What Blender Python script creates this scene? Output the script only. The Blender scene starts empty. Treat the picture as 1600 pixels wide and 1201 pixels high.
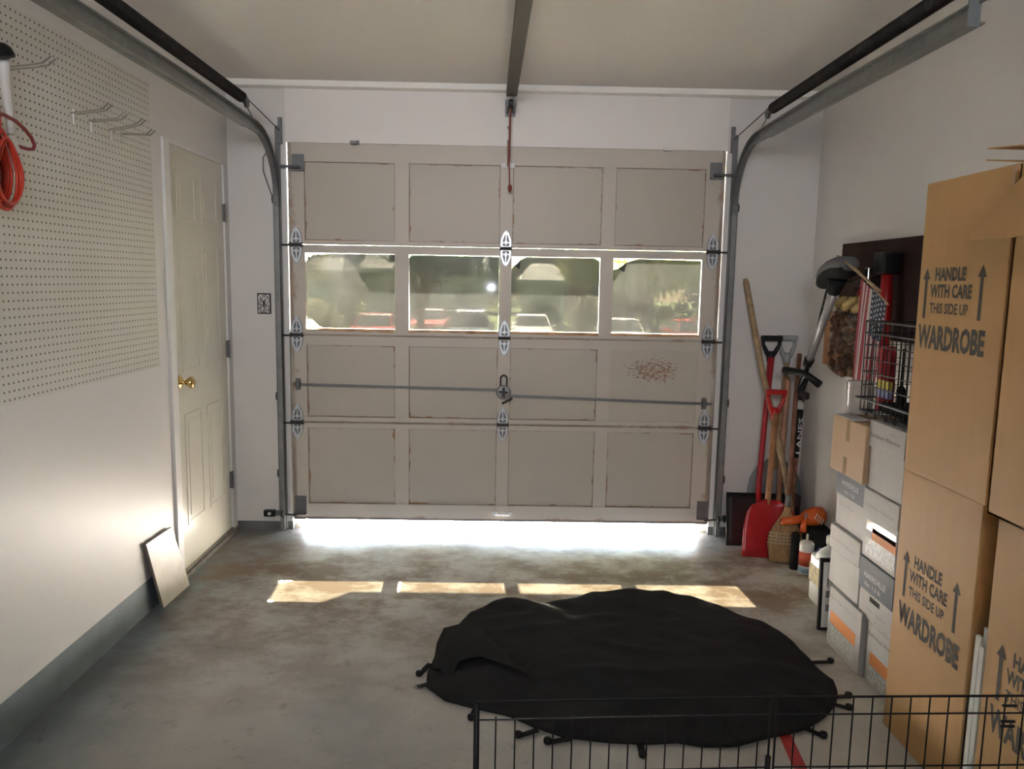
import bpy, bmesh, math, random
from mathutils import Vector, Matrix
random.seed(7)
PI = math.pi
S = bpy.context.scene
COL = S.collection

# ------------------------------------------------------------------ camera
cam_d = bpy.data.cameras.new('camera')
cam = bpy.data.objects.new('camera', cam_d)
COL.objects.link(cam)
S.camera = cam
YAW, PITCH, ROLL = 0.0154, 0.1303, -0.018
CAMPOS = Vector((-0.0252, -4.513, 1.4737))
cam_d.sensor_width = 36.0
cam_d.lens = 36.0 * 1231.86 / 1600.0
cam_d.clip_start = 0.05
cam_d.clip_end = 400
_f = Vector((math.sin(YAW) * math.cos(PITCH), math.cos(YAW) * math.cos(PITCH), -math.sin(PITCH)))
_r0 = Vector((math.cos(YAW), -math.sin(YAW), 0))
_d0 = _f.cross(_r0)
_r = _r0 * math.cos(ROLL) + _d0 * math.sin(ROLL)
_d = -_r0 * math.sin(ROLL) + _d0 * math.cos(ROLL)
_m = Matrix(((_r.x, -_d.x, -_f.x, CAMPOS.x), (_r.y, -_d.y, -_f.y, CAMPOS.y), (_r.z, -_d.z, -_f.z, CAMPOS.z), (0, 0, 0, 1)))
cam.matrix_world = _m

# ------------------------------------------------------------------ world, sun, lamps, exposure
W = bpy.data.worlds.new('world')
S.world = W
W.use_nodes = True
wn = W.node_tree
wn.nodes.clear()
wo = wn.nodes.new('ShaderNodeOutputWorld')
wb = wn.nodes.new('ShaderNodeBackground')
sk = wn.nodes.new('ShaderNodeTexSky')
sk.sky_type = 'NISHITA'
sk.sun_disc = False
sk.sun_elevation = math.radians(56)
sk.sun_rotation = math.radians(3)
wb.inputs['Strength'].default_value = 1.1
wn.links.new(sk.outputs[0], wb.inputs[0])
wn.links.new(wb.outputs[0], wo.inputs[0])

def lamp(name, typ, loc, energy, color, size=0.1, direction=None, size_y=None, spread=None):
    l = bpy.data.lights.new(name, typ)
    l.energy = energy
    l.color = color
    if typ == 'AREA':
        l.shape = 'RECTANGLE'
        l.size = size
        l.size_y = size_y or size
        if spread: l.spread = math.radians(spread)
    elif typ == 'POINT':
        l.shadow_soft_size = size
    o = bpy.data.objects.new(name, l)
    COL.objects.link(o)
    o.location = loc
    if direction:
        o.rotation_euler = Vector(direction).to_track_quat('-Z', 'Y').to_euler()
    return o
sun = lamp('sun', 'SUN', (0, 12, 20), 95.0, (1.0, 0.94, 0.85), direction=(0.06, -1.0, -1.49))
sun.data.angle = math.radians(0.6)
# behind the camera: fill light added for the door wall, and the small torch
lamp('added_fill_light', 'AREA', (-0.2, -5.6, 2.20), 2.9, (1.0, 0.97, 0.975), size=1.6, size_y=0.6, direction=(0.0, 1.0, -0.05), spread=75)
lamp('torch', 'POINT', (-0.14, -4.50, 1.40), 0.55, (0.85, 0.92, 1.0), size=0.016)

S.view_settings.view_transform = 'Standard'
S.view_settings.look = 'None'
S.view_settings.exposure = 2.6
S.view_settings.gamma = 1.0
S.view_settings.use_curve_mapping = False

# ------------------------------------------------------------------ materials
MATS = {}
def nmat(name):
    m = bpy.data.materials.new(name)
    m.use_nodes = True
    nt = m.node_tree
    b = nt.nodes['Principled BSDF']
    MATS[name] = m
    return m, nt, b
def N(nt, typ, **kw):
    n = nt.nodes.new(typ)
    for k, v in kw.items():
        if k in n.inputs.keys() if isinstance(k, str) else False:
            n.inputs[k].default_value = v
        else:
            setattr(n, k, v)
    return n
def pos(nt):
    return nt.nodes.new('ShaderNodeNewGeometry').outputs['Position']
def noise(nt, scale, detail=4, rough=0.55, vec=None, stretch=None):
    n = nt.nodes.new('ShaderNodeTexNoise')
    n.inputs['Scale'].default_value = scale
    n.inputs['Detail'].default_value = detail
    n.inputs['Roughness'].default_value = rough
    v = vec or pos(nt)
    if stretch:
        mp = nt.nodes.new('ShaderNodeMapping')
        mp.inputs['Scale'].default_value = stretch
        nt.links.new(v, mp.inputs[0])
        v = mp.outputs[0]
    nt.links.new(v, n.inputs['Vector'])
    return n.outputs['Fac']
def ramp(nt, fac, stops):
    r = nt.nodes.new('ShaderNodeValToRGB')
    e = r.color_ramp.elements
    while len(e) < len(stops):
        e.new(0.5)
    for i, (p, c) in enumerate(stops):
        e[i].position = p
        e[i].color = (c[0], c[1], c[2], 1) if not isinstance(c, (int, float)) else (c, c, c, 1)
    nt.links.new(fac, r.inputs[0])
    return r.outputs[0]
def mix(nt, fac, a, b):
    m = nt.nodes.new('ShaderNodeMix')
    m.data_type = 'RGBA'
    for i, v in ((0, fac), (6, a), (7, b)):
        if hasattr(v, 'is_linked'):
            nt.links.new(v, m.inputs[i])
        elif isinstance(v, (int, float)):
            m.inputs[i].default_value = v
        else:
            m.inputs[i].default_value = (v[0], v[1], v[2], 1)
    return m.outputs[2]
def mth(nt, op, a, b=None, c=None, clamp=False):
    m = nt.nodes.new('ShaderNodeMath')
    m.operation = op
    m.use_clamp = clamp
    for i, v in enumerate((a, b, c)):
        if v is None:
            continue
        if hasattr(v, 'is_linked'):
            nt.links.new(v, m.inputs[i])
        else:
            m.inputs[i].default_value = v
    return m.outputs[0]
def bump(nt, b, fac, strength=0.2, dist=0.01):
    bp = nt.nodes.new('ShaderNodeBump')
    bp.inputs['Strength'].default_value = strength
    bp.inputs['Distance'].default_value = dist
    nt.links.new(fac, bp.inputs['Height'])
    nt.links.new(bp.outputs[0], b.inputs['Normal'])
def simple(name, color, rough=0.6, metal=0.0, var=0.08, scale=18, spec=None, bmp=0.0, trans=0.0, alpha=1.0):
    """one paint / plastic / metal with a little tonal variation"""
    m, nt, b = nmat(name)
    c2 = tuple(max(0, x * (1 - var)) for x in color)
    c1 = tuple(min(1, x * (1 + var)) for x in color)
    f = noise(nt, scale)
    nt.links.new(ramp(nt, f, [(0.3, c2), (0.7, c1)]), b.inputs['Base Color'])
    b.inputs['Roughness'].default_value = rough
    b.inputs['Metallic'].default_value = metal
    if spec is not None:
        b.inputs['Specular IOR Level'].default_value = spec
    if bmp:
        bump(nt, b, f, bmp, 0.004)
    if trans:
        b.inputs['Transmission Weight'].default_value = trans
    if alpha < 1:
        b.inputs['Alpha'].default_value = alpha
    return m

# painted wall
def wall_mat(name, base, rough=0.42):
    m, nt, b = nmat(name)
    f = noise(nt, 1.3, 5)
    f2 = noise(nt, 40, 3)
    c = ramp(nt, f, [(0.25, tuple(x * 0.95 for x in base)), (0.75, base)])
    nt.links.new(c, b.inputs['Base Color'])
    b.inputs['Roughness'].default_value = rough
    bump(nt, b, f2, 0.06, 0.004)
    return m
WALL = wall_mat('wall_paint', (0.70, 0.685, 0.67))
CEIL = wall_mat('ceiling_paint', (0.68, 0.66, 0.635), 0.6)
HEAD = wall_mat('header_paint', (0.82, 0.79, 0.765), 0.5)
STRIP = simple('glow_and_caulk_white', (0.93, 0.92, 0.88), 0.5, var=0.02)  # whiter than the walls to paint the ceiling-edge glow; also used for caulk
TRIM = simple('white_trim', (0.72, 0.72, 0.71), 0.4, var=0.03)

# painted concrete floor with stains, chips and a worn middle
m, nt, b = nmat('painted_concrete')
P = pos(nt)
sep = nt.nodes.new('ShaderNodeSeparateXYZ'); nt.links.new(P, sep.inputs[0])
n1 = noise(nt, 1.1, 6, 0.62)
n2 = noise(nt, 3.0, 9, 0.72, stretch=(1.0, 1.25, 1))
n3 = noise(nt, 55, 3)
n4 = noise(nt, 9, 6, 0.7)
base = ramp(nt, n1, [(0.3, (0.40, 0.40, 0.375)), (0.52, (0.62, 0.595, 0.54)), (0.8, (0.46, 0.46, 0.435))])
# bluish original paint close to the left wall
edge = mth(nt, 'MULTIPLY_ADD', sep.outputs[0], -2.2, -2.3, clamp=True)
edge = mth(nt, 'ADD', edge, mth(nt, 'MULTIPLY', mth(nt, 'SUBTRACT', n2, 0.5), 0.9), clamp=True)
base = mix(nt, edge, base, (0.165, 0.20, 0.22))
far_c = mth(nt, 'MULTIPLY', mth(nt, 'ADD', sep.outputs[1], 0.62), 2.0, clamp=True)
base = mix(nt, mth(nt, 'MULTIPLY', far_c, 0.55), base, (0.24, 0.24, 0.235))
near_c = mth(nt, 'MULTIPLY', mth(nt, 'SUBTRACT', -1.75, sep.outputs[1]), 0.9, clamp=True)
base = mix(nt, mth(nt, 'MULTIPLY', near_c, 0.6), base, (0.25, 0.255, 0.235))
# rusty brown stains along the driving area
dy = mth(nt, 'ABSOLUTE', mth(nt, 'ADD', sep.outputs[1], 0.75))
zone = mth(nt, 'SUBTRACT', 1.15, mth(nt, 'MULTIPLY', dy, 0.85), clamp=True)
stf = ramp(nt, n2, [(0.42, 0.0), (0.56, 1.0)])
st = mth(nt, 'MULTIPLY', mth(nt, 'MULTIPLY', stf, zone), 0.85, clamp=True)
base = mix(nt, st, base, (0.22, 0.145, 0.08))
drk = ramp(nt, n4, [(0.58, 0.0), (0.74, 1.0)])
base = mix(nt, mth(nt, 'MULTIPLY', drk, 0.55), base, (0.09, 0.085, 0.075))
# pale paint chips
vor = nt.nodes.new('ShaderNodeTexVoronoi'); vor.inputs['Scale'].default_value = 5.0
mp = nt.nodes.new('ShaderNodeMapping'); mp.inputs['Scale'].default_value = (1.0, 0.6, 1); nt.links.new(P, mp.inputs[0])
nt.links.new(mp.outputs[0], vor.inputs['Vector'])
chip = ramp(nt, vor.outputs['Distance'], [(0.035, 1.0), (0.06, 0.0)])
base = mix(nt, mth(nt, 'MULTIPLY', chip, 0.55), base, (0.42, 0.42, 0.40))
spk = ramp(nt, n3, [(0.66, 0.0), (0.72, 1.0)])
base = mix(nt, mth(nt, 'MULTIPLY', spk, 0.3), base, (0.07, 0.07, 0.07))
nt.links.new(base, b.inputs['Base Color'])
rr = ramp(nt, n2, [(0.3, 0.30), (0.75, 0.52)])
nt.links.new(rr, b.inputs['Roughness'])
b.inputs['Specular IOR Level'].default_value = 0.45
bump(nt, b, n4, 0.12, 0.004)
FLOOR = m
CURB = simple('blue_grey_curb', (0.15, 0.18, 0.205), 0.5, var=0.15, scale=6)
CURB2 = simple('grey_curb', (0.16, 0.165, 0.165), 0.6, var=0.3, scale=8)

# pegboard: white hardboard with a grid of dark holes
m, nt, b = nmat('pegboard_paint')
sep = nt.nodes.new('ShaderNodeSeparateXYZ'); nt.links.new(pos(nt), sep.inputs[0])
fy = mth(nt, 'SUBTRACT', mth(nt, 'FRACT', mth(nt, 'MULTIPLY', sep.outputs[1], 1 / 0.0254)), 0.5)
fz = mth(nt, 'SUBTRACT', mth(nt, 'FRACT', mth(nt, 'MULTIPLY', sep.outputs[2], 1 / 0.0254)), 0.5)
d = mth(nt, 'SQRT', mth(nt, 'ADD', mth(nt, 'MULTIPLY', fy, fy), mth(nt, 'MULTIPLY', fz, fz)))
hole = ramp(nt, d, [(0.11, 1.0), (0.17, 0.0)])
nv = noise(nt, 2.5, 3)
cbase = ramp(nt, nv, [(0.3, (0.60, 0.585, 0.53)), (0.7, (0.655, 0.64, 0.60))])
c = mix(nt, hole, cbase, (0.05, 0.045, 0.035))
nt.links.new(c, b.inputs['Base Color'])
b.inputs['Roughness'].default_value = 0.5
PEG = m

# old cream paint of the sectional door, grime gathering in the corners of each piece
def door_paint(name, base, grime=1.0, edge=0.05):
    m, nt, b = nmat(name)
    tc = nt.nodes.new('ShaderNodeTexCoord')
    sep = nt.nodes.new('ShaderNodeSeparateXYZ'); nt.links.new(tc.outputs['Generated'], sep.inputs[0])
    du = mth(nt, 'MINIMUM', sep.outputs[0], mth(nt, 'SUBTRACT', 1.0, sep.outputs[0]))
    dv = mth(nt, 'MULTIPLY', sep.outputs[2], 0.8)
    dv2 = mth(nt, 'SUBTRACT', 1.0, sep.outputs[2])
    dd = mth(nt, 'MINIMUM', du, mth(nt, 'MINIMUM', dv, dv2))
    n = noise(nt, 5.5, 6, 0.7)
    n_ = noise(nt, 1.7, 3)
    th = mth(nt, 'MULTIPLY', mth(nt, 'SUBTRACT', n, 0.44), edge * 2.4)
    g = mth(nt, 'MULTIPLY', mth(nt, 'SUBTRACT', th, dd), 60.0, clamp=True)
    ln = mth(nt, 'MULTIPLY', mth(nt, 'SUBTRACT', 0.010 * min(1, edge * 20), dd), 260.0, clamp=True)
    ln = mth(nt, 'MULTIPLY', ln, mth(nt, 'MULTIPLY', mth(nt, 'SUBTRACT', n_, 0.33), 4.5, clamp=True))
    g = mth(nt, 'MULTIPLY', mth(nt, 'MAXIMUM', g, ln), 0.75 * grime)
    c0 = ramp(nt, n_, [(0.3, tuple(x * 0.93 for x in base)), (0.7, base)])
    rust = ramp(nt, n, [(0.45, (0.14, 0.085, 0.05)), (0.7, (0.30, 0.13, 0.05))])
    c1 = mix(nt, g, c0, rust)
    fine = ramp(nt, noise(nt, 60, 4, 0.7, stretch=(0.4, 1, 1)), [(0.70, 0.0), (0.78, 1.0)])
    c1 = mix(nt, mth(nt, 'MULTIPLY', fine, 0.35), c1, (0.2, 0.14, 0.09))
    nt.links.new(c1, b.inputs['Base Color'])
    b.inputs['Roughness'].default_value = 0.48
    bump(nt, b, n, 0.08, 0.004)
    return m
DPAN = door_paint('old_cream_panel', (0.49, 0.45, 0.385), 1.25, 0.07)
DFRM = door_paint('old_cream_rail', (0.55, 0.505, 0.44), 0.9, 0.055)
# worn panel: paint flaked through to the red-brown undercoat
m, nt, b = nmat('flaked_cream_panel')
P = pos(nt)
sep = nt.nodes.new('ShaderNodeSeparateXYZ'); nt.links.new(P, sep.inputs[0])
ex = mth(nt, 'MULTIPLY', mth(nt, 'SUBTRACT', sep.outputs[0], 0.86), 5.2)
ez = mth(nt, 'MULTIPLY', mth(nt, 'SUBTRACT', sep.outputs[2], 0.975), 11.0)
rad = mth(nt, 'ADD', mth(nt, 'MULTIPLY', ex, ex), mth(nt, 'MULTIPLY', ez, ez))
nf = noise(nt, 85, 5, 0.7, stretch=(0.5, 1, 1))
msk = mth(nt, 'MULTIPLY', mth(nt, 'SUBTRACT', mth(nt, 'MULTIPLY', mth(nt, 'SUBTRACT', 1.15, rad, clamp=True), 0.16), mth(nt, 'SUBTRACT', 0.63, nf)), 16.0, clamp=True)
c = mix(nt, msk, (0.49, 0.45, 0.385), (0.27, 0.155, 0.09))
nt.links.new(c, b.inputs['Base Color'])
b.inputs['Roughness'].default_value = 0.5
DFLAKE = m
WOODSILL = simple('bare_rusty_wood', (0.42, 0.24, 0.12), 0.7, var=0.4, scale=14)
EDOOR = simple('entry_door_paint', (0.60, 0.58, 0.50), 0.28, var=0.03, scale=2)
GALV = simple('galvanised_steel', (0.23, 0.235, 0.235), 0.45, 0.5, var=0.12, scale=22)
GALVD = simple('dull_grey_steel', (0.17, 0.175, 0.18), 0.5, 0.5, var=0.12, scale=22)
DARKST = simple('oily_dark_steel', (0.035, 0.032, 0.03), 0.5, 0.3, var=0.3)
ZINC = simple('bright_zinc_plate', (0.60, 0.64, 0.68), 0.35, 0.35, var=0.15, scale=60)
CHROME = simple('chrome_wire', (0.62, 0.62, 0.60), 0.25, 1.0, var=0.05)
BRASS = simple('polished_brass', (0.78, 0.56, 0.22), 0.18, 1.0, var=0.05)
RAILM = simple('brown_grey_rail', (0.050, 0.045, 0.034), 0.5, 0.4, var=0.1)
REDCORD = simple('red_cord', (0.22, 0.028, 0.024), 0.6)
ORANGE = simple('orange_cord', (0.50, 0.042, 0.020), 0.45, var=0.12)
REDPL = simple('red_plastic', (0.45, 0.013, 0.018), 0.33, var=0.12)
REDDK = simple('dark_red_plastic', (0.36, 0.012, 0.02), 0.4, var=0.15)
BLACK = simple('black_plastic', (0.011, 0.012, 0.013), 0.5, var=0.2, spec=0.25)
BLKMAT = simple('black_rubber', (0.013, 0.013, 0.013), 0.8, var=0.2, spec=0.2)
GREYPL = simple('grey_plastic', (0.20, 0.22, 0.23), 0.5, var=0.1)
GREYLT = simple('pale_grey_plastic', (0.34, 0.35, 0.36), 0.45, var=0.1)
WHITEPL = simple('white_plastic', (0.68, 0.68, 0.66), 0.4, var=0.04)
ORPL = simple('orange_plastic', (0.75, 0.13, 0.02), 0.4, var=0.08)
BLUEPL = simple('blue_tin', (0.03, 0.035, 0.22), 0.35, var=0.1)
YELLOW = simple('yellow_paper', (0.60, 0.48, 0.08), 0.6, var=0.15)
LABELR = simple('red_orange_label', (0.62, 0.10, 0.04), 0.5, var=0.15)
WOODL = simple('pale_wood_handle', (0.36, 0.25, 0.14), 0.55, var=0.3, scale=26)
WOODR = simple('red_brown_wood_handle', (0.20, 0.085, 0.045), 0.5, var=0.35, scale=26)
WOODO = simple('orange_pine_board', (0.45, 0.21, 0.09), 0.55, var=0.25, scale=12)
DKWOOD = simple('dark_brown_panel', (0.030, 0.015, 0.013), 0.75, var=0.3, scale=9, spec=0.15)
INK = simple('box_print_ink', (0.085, 0.075, 0.06), 0.8, var=0.15, scale=60)
INKF = simple('faded_grey_ink', (0.30, 0.29, 0.28), 0.8, var=0.2, scale=90)
INKW = simple('white_ink', (0.62, 0.63, 0.66), 0.7, var=0.1, scale=60)
def cardboard(name, c, rough=0.62):
    m, nt, b = nmat(name)
    a = noise(nt, 2.2, 4)
    s = noise(nt, 30, 3, 0.6, stretch=(1, 1, 0.05))
    c0 = ramp(nt, a, [(0.3, tuple(x * 0.93 for x in c)), (0.7, c)])
    c1 = mix(nt, ramp(nt, s, [(0.35, 0.0), (0.65, 0.10)]), c0, tuple(x * 0.6 for x in c))
    nt.links.new(c1, b.inputs['Base Color'])
    b.inputs['Roughness'].default_value = rough
    b.inputs['Specular IOR Level'].default_value = 0.35
    return m
CARD = cardboard('brown_cardboard', (0.53, 0.31, 0.125))
CARDP = cardboard('pale_cardboard', (0.50, 0.34, 0.20))
CARDW = cardboard('white_cardboard', (0.47, 0.455, 0.44))
LIDBLUE = cardboard('slate_blue_card', (0.115, 0.13, 0.165))
ORCARD = cardboard('orange_print', (0.72, 0.24, 0.04))
TAPE = simple('brown_tape', (0.36, 0.25, 0.14), 0.2, var=0.1)
SHINY = simple('clear_tape_over_print', (0.80, 0.72, 0.62), 0.08, var=0.05)
PAPERG = simple('printed_grey_label', (0.50, 0.50, 0.49), 0.5, var=0.35, scale=70)
REDTAPE = simple('red_floor_tape', (0.42, 0.03, 0.03), 0.5, var=0.15)
TILEM = simple('beige_stone', (0.47, 0.42, 0.34), 0.4, var=0.15, scale=7)
TILEE = simple('rough_tile_edge', (0.25, 0.21, 0.16), 0.8, var=0.2)
m, nt, b = nmat('black_fabric')
f = noise(nt, 6, 5)
nt.links.new(ramp(nt, f, [(0.3, (0.010, 0.010, 0.011)), (0.7, (0.017, 0.017, 0.018))]), b.inputs['Base Color'])
b.inputs['Roughness'].default_value = 0.75
b.inputs['Specular IOR Level'].default_value = 0.25
bump(nt, b, noise(nt, 500, 2), 0.2, 0.001)
TARP = m
# broom straw
m, nt, b = nmat('broom_straw')
s = noise(nt, 160, 3, 0.6, stretch=(1, 1, 0.06))
nt.links.new(ramp(nt, s, [(0.3, (0.22, 0.125, 0.05)), (0.7, (0.50, 0.32, 0.15))]), b.inputs['Base Color'])
b.inputs['Roughness'].default_value = 0.8
bump(nt, b, s, 0.6, 0.004)
STRAW = m
STITCH = simple('broom_stitching', (0.55, 0.47, 0.35), 0.7)

# glass and tinted window film: plain see-through sheets that also mirror a little
def sheet(name, tint, gloss=0.08, haze=0.0, hazecol=(0.8, 0.8, 0.75), rough=0.03, var=0.0):
    m = bpy.data.materials.new(name)
    m.use_nodes = True
    nt = m.node_tree
    nt.nodes.clear()
    out = nt.nodes.new('ShaderNodeOutputMaterial')
    tr = nt.nodes.new('ShaderNodeBsdfTransparent')
    tr.inputs[0].default_value = (*tint, 1)
    gl = nt.nodes.new('ShaderNodeBsdfGlossy')
    gl.inputs['Roughness'].default_value = rough
    gl.inputs[0].default_value = (0.9, 0.92, 0.95, 1)
    mx = nt.nodes.new('ShaderNodeMixShader')
    fr = nt.nodes.new('ShaderNodeLayerWeight')      # facing: the same from both sides of the sheet
    nt.links.new(mth(nt, 'ADD', mth(nt, 'MULTIPLY', mth(nt, 'POWER', fr.outputs['Facing'], 4.0), 0.6), 0.03 + gloss, clamp=True), mx.inputs[0])
    nt.links.new(tr.outputs[0], mx.inputs[1])
    nt.links.new(gl.outputs[0], mx.inputs[2])
    last = mx.outputs[0]
    if haze:
        tl = nt.nodes.new('ShaderNodeBsdfTranslucent'); tl.inputs[0].default_value = (*hazecol, 1)
        df = nt.nodes.new('ShaderNodeBsdfDiffuse'); df.inputs[0].default_value = (*hazecol, 1)
        m2 = nt.nodes.new('ShaderNodeMixShader'); m2.inputs[0].default_value = 0.5
        nt.links.new(tl.outputs[0], m2.inputs[1]); nt.links.new(df.outputs[0], m2.inputs[2])
        m3 = nt.nodes.new('ShaderNodeMixShader')
        hz = ramp(nt, noise(nt, 3.5, 5, 0.6), [(0.3, haze * 0.6), (0.7, haze * 1.4)])
        nt.links.new(hz, m3.inputs[0])
        nt.links.new(last, m3.inputs[1]); nt.links.new(m2.outputs[0], m3.inputs[2])
        last = m3.outputs[0]
    nt.links.new(last, out.inputs[0])
    return m
GLASS = sheet('clear_pane', (0.93, 0.95, 0.93), 0.0)
FILM = sheet('dusty_tinted_film', (0.0175, 0.0150, 0.0112), 0.05, haze=0.0054, hazecol=(0.80, 0.76, 0.68), rough=0.06)
FILMB = simple('film_black_side', (0.02, 0.02, 0.018), 0.4)
PLBAG = sheet('clear_plastic_bag', (0.80, 0.66, 0.46), 0.0, haze=0.004, rough=0.12)
PLTUB = sheet('milky_plastic_tub', (0.66, 0.64, 0.64), 0.06, haze=0.42, hazecol=(0.7, 0.68, 0.68), rough=0.2)

# outdoors
CONC = simple('driveway_concrete', (0.50, 0.47, 0.42), 0.85, var=0.08, scale=3)
ASPH = simple('asphalt', (0.09, 0.09, 0.09), 0.9, var=0.15, scale=3)
LAWN = simple('lawn_green', (0.09, 0.14, 0.04), 0.9, var=0.3, scale=2)
HW1 = simple('beige_siding', (0.66, 0.58, 0.50), 0.8)
HW2 = simple('grey_siding', (0.66, 0.67, 0.67), 0.8)
HW3 = simple('tan_brick_wall', (0.34, 0.22, 0.15), 0.85, var=0.2, scale=6)
ROOFG = simple('grey_roof', (0.22, 0.24, 0.25), 0.8, var=0.15, scale=5)
HTRIM = simple('house_white_trim', (0.70, 0.68, 0.64), 0.6)
BARK = simple('reddish_bark', (0.26, 0.14, 0.08), 0.9, var=0.3, scale=9)
def leafmat(name, c):
    m = bpy.data.materials.new(name)
    m.use_nodes = True
    nt = m.node_tree
    nt.nodes.clear()
    out = nt.nodes.new('ShaderNodeOutputMaterial')
    df = nt.nodes.new('ShaderNodeBsdfDiffuse')
    tl = nt.nodes.new('ShaderNodeBsdfTranslucent')
    col = ramp(nt, noise(nt, 1.2, 4), [(0.3, tuple(x * 0.6 for x in c)), (0.7, tuple(x * 1.3 for x in c))])
    nt.links.new(col, df.inputs[0]); nt.links.new(col, tl.inputs[0])
    mx = nt.nodes.new('ShaderNodeMixShader'); mx.inputs[0].default_value = 0.4
    nt.links.new(df.outputs[0], mx.inputs[1]); nt.links.new(tl.outputs[0], mx.inputs[2])
    nt.links.new(mx.outputs[0], out.inputs[0])
    return m
LEAF1 = leafmat('leaf_dark_green', (0.13, 0.17, 0.09))
LEAF2 = leafmat('leaf_yellow_green', (0.48, 0.50, 0.22))
LEAF3 = leafmat('leaf_pale', (0.42, 0.41, 0.28))
CARW = simple('white_car_paint', (0.75, 0.75, 0.75), 0.25, var=0.02)
CARR = simple('red_car_paint', (0.45, 0.04, 0.035), 0.25, var=0.02)
CARB = simple('blue_grey_car_paint', (0.12, 0.16, 0.20), 0.25, var=0.02)
CARG = simple('car_glass', (0.05, 0.06, 0.06), 0.08, var=0.02)
TYRE = simple('tyre_rubber', (0.02, 0.02, 0.02), 0.8)

# ------------------------------------------------------------------ mesh builder
class MB:
    def __init__(s):
        s.v = []; s.f = []; s.mi = []; s.cur = 0; s.sm = []; s.smooth = False
    def add(s, vs, fs):
        o = len(s.v)
        s.v += [tuple(v) for v in vs]
        for f in fs:
            s.f.append(tuple(i + o for i in f)); s.mi.append(s.cur); s.sm.append(s.smooth)
        return s
    def box(s, x0, x1, y0, y1, z0, z1, M=None):
        vs = [(x, y, z) for x in (x0, x1) for y in (y0, y1) for z in (z0, z1)]
        if M: vs = [M @ Vector(v) for v in vs]
        return s.add(vs, [(0, 1, 3, 2), (4, 6, 7, 5), (0, 4, 5, 1), (2, 3, 7, 6), (0, 2, 6, 4), (1, 5, 7, 3)])
    def bbox(s, x0, x1, y0, y1, z0, z1, b, M=None):
        """box with chamfered edges"""
        bm = bmesh.new()
        bmesh.ops.create_cube(bm, size=1)
        for v in bm.verts:
            v.co = Vector(((x0 + x1) / 2 + v.co.x * (x1 - x0), (y0 + y1) / 2 + v.co.y * (y1 - y0), (z0 + z1) / 2 + v.co.z * (z1 - z0)))
        bmesh.ops.bevel(bm, geom=bm.edges[:], offset=b, segments=2, affect='EDGES', profile=0.5)
        bm.verts.index_update()
        vs = [v.co.copy() for v in bm.verts]
        if M: vs = [M @ v for v in vs]
        fs = [[v.index for v in f.verts] for f in bm.faces]
        bm.free()
        return s.add(vs, fs)
    def tube(s, pts, r, n=8, closed=False, caps=True):
        pts = [Vector(p) for p in pts]
        k = len(pts)
        rs = r if isinstance(r, (list, tuple)) else [r] * k
        vs = []; fs = []
        t0 = (pts[1] - pts[0]).normalized()
        up = Vector((0, 0, 1)) if abs(t0.z) < 0.9 else Vector((1, 0, 0))
        a = t0.cross(up).normalized()
        for i in range(k):
            if closed:
                t = (pts[(i + 1) % k] - pts[i - 1]).normalized()
            else:
                t = (pts[min(i + 1, k - 1)] - pts[max(i - 1, 0)]).normalized()
            a = (a - t * a.dot(t))
            if a.length < 1e-6: a = t.cross(Vector((0.3, 0.5, 0.8)))
            a.normalize()
            bb = t.cross(a)
            for j in range(n):
                q = 2 * PI * j / n
                vs.append(pts[i] + (a * math.cos(q) + bb * math.sin(q)) * rs[i])
        m = k if closed else k - 1
        for i in range(m):
            for j in range(n):
                i2 = (i + 1) % k
                fs.append((i * n + j, i * n + (j + 1) % n, i2 * n + (j + 1) % n, i2 * n + j))
        if caps and not closed:
            fs.append(tuple(range(n))[::-1]); fs.append(tuple((k - 1) * n + j for j in range(n)))
        return s.add(vs, fs)
    def lathe(s, prof, n=20, M=None, c=(0, 0, 0)):
        vs = []; fs = []
        for (r, z) in prof:
            for j in range(n):
                q = 2 * PI * j / n
                vs.append(Vector((c[0] + r * math.cos(q), c[1] + r * math.sin(q), c[2] + z)))
        if M: vs = [M @ v for v in vs]
        for i in range(len(prof) - 1):
            for j in range(n):
                fs.append((i * n + j, i * n + (j + 1) % n, (i + 1) * n + (j + 1) % n, (i + 1) * n + j))
        fs.append(tuple(range(n))[::-1]); fs.append(tuple((len(prof) - 1) * n + j for j in range(n)))
        return s.add(vs, fs)
    def prism(s, poly, d, M=None):
        """poly in local xy, extruded 0..d along local z"""
        n = len(poly)
        vs = [Vector((p[0], p[1], 0)) for p in poly] + [Vector((p[0], p[1], d)) for p in poly]
        if M: vs = [M @ v for v in vs]
        fs = [tuple(range(n))[::-1], tuple(range(n, 2 * n))] + [(i, (i + 1) % n, n + (i + 1) % n, n + i) for i in range(n)]
        return s.add(vs, fs)
    def ringprism(s, outer, inner, d, M=None):
        n = len(outer)
        P = [(p, 0) for p in outer] + [(p, 0) for p in inner] + [(p, d) for p in outer] + [(p, d) for p in inner]
        vs = [Vector((p[0], p[1], z)) for p, z in P]
        if M: vs = [M @ v for v in vs]
        fs = []
        for i in range(n):
            j = (i + 1) % n
            fs += [(i, n + i, n + j, j), (2 * n + i, 2 * n + j, 3 * n + j, 3 * n + i), (i, j, 2 * n + j, 2 * n + i), (n + i, 3 * n + i, 3 * n + j, n + j)]
        return s.add(vs, fs)
    def quadsheet(s, a, b, c, d, t=0.004):
        a, b, c, d = map(Vector, (a, b, c, d))
        n = (b - a).cross(d - a).normalized() * t
        vs = [a, b, c, d, a + n, b + n, c + n, d + n]
        return s.add(vs, [(0, 3, 2, 1), (4, 5, 6, 7), (0, 1, 5, 4), (1, 2, 6, 5), (2, 3, 7, 6), (3, 0, 4, 7)])

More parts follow.
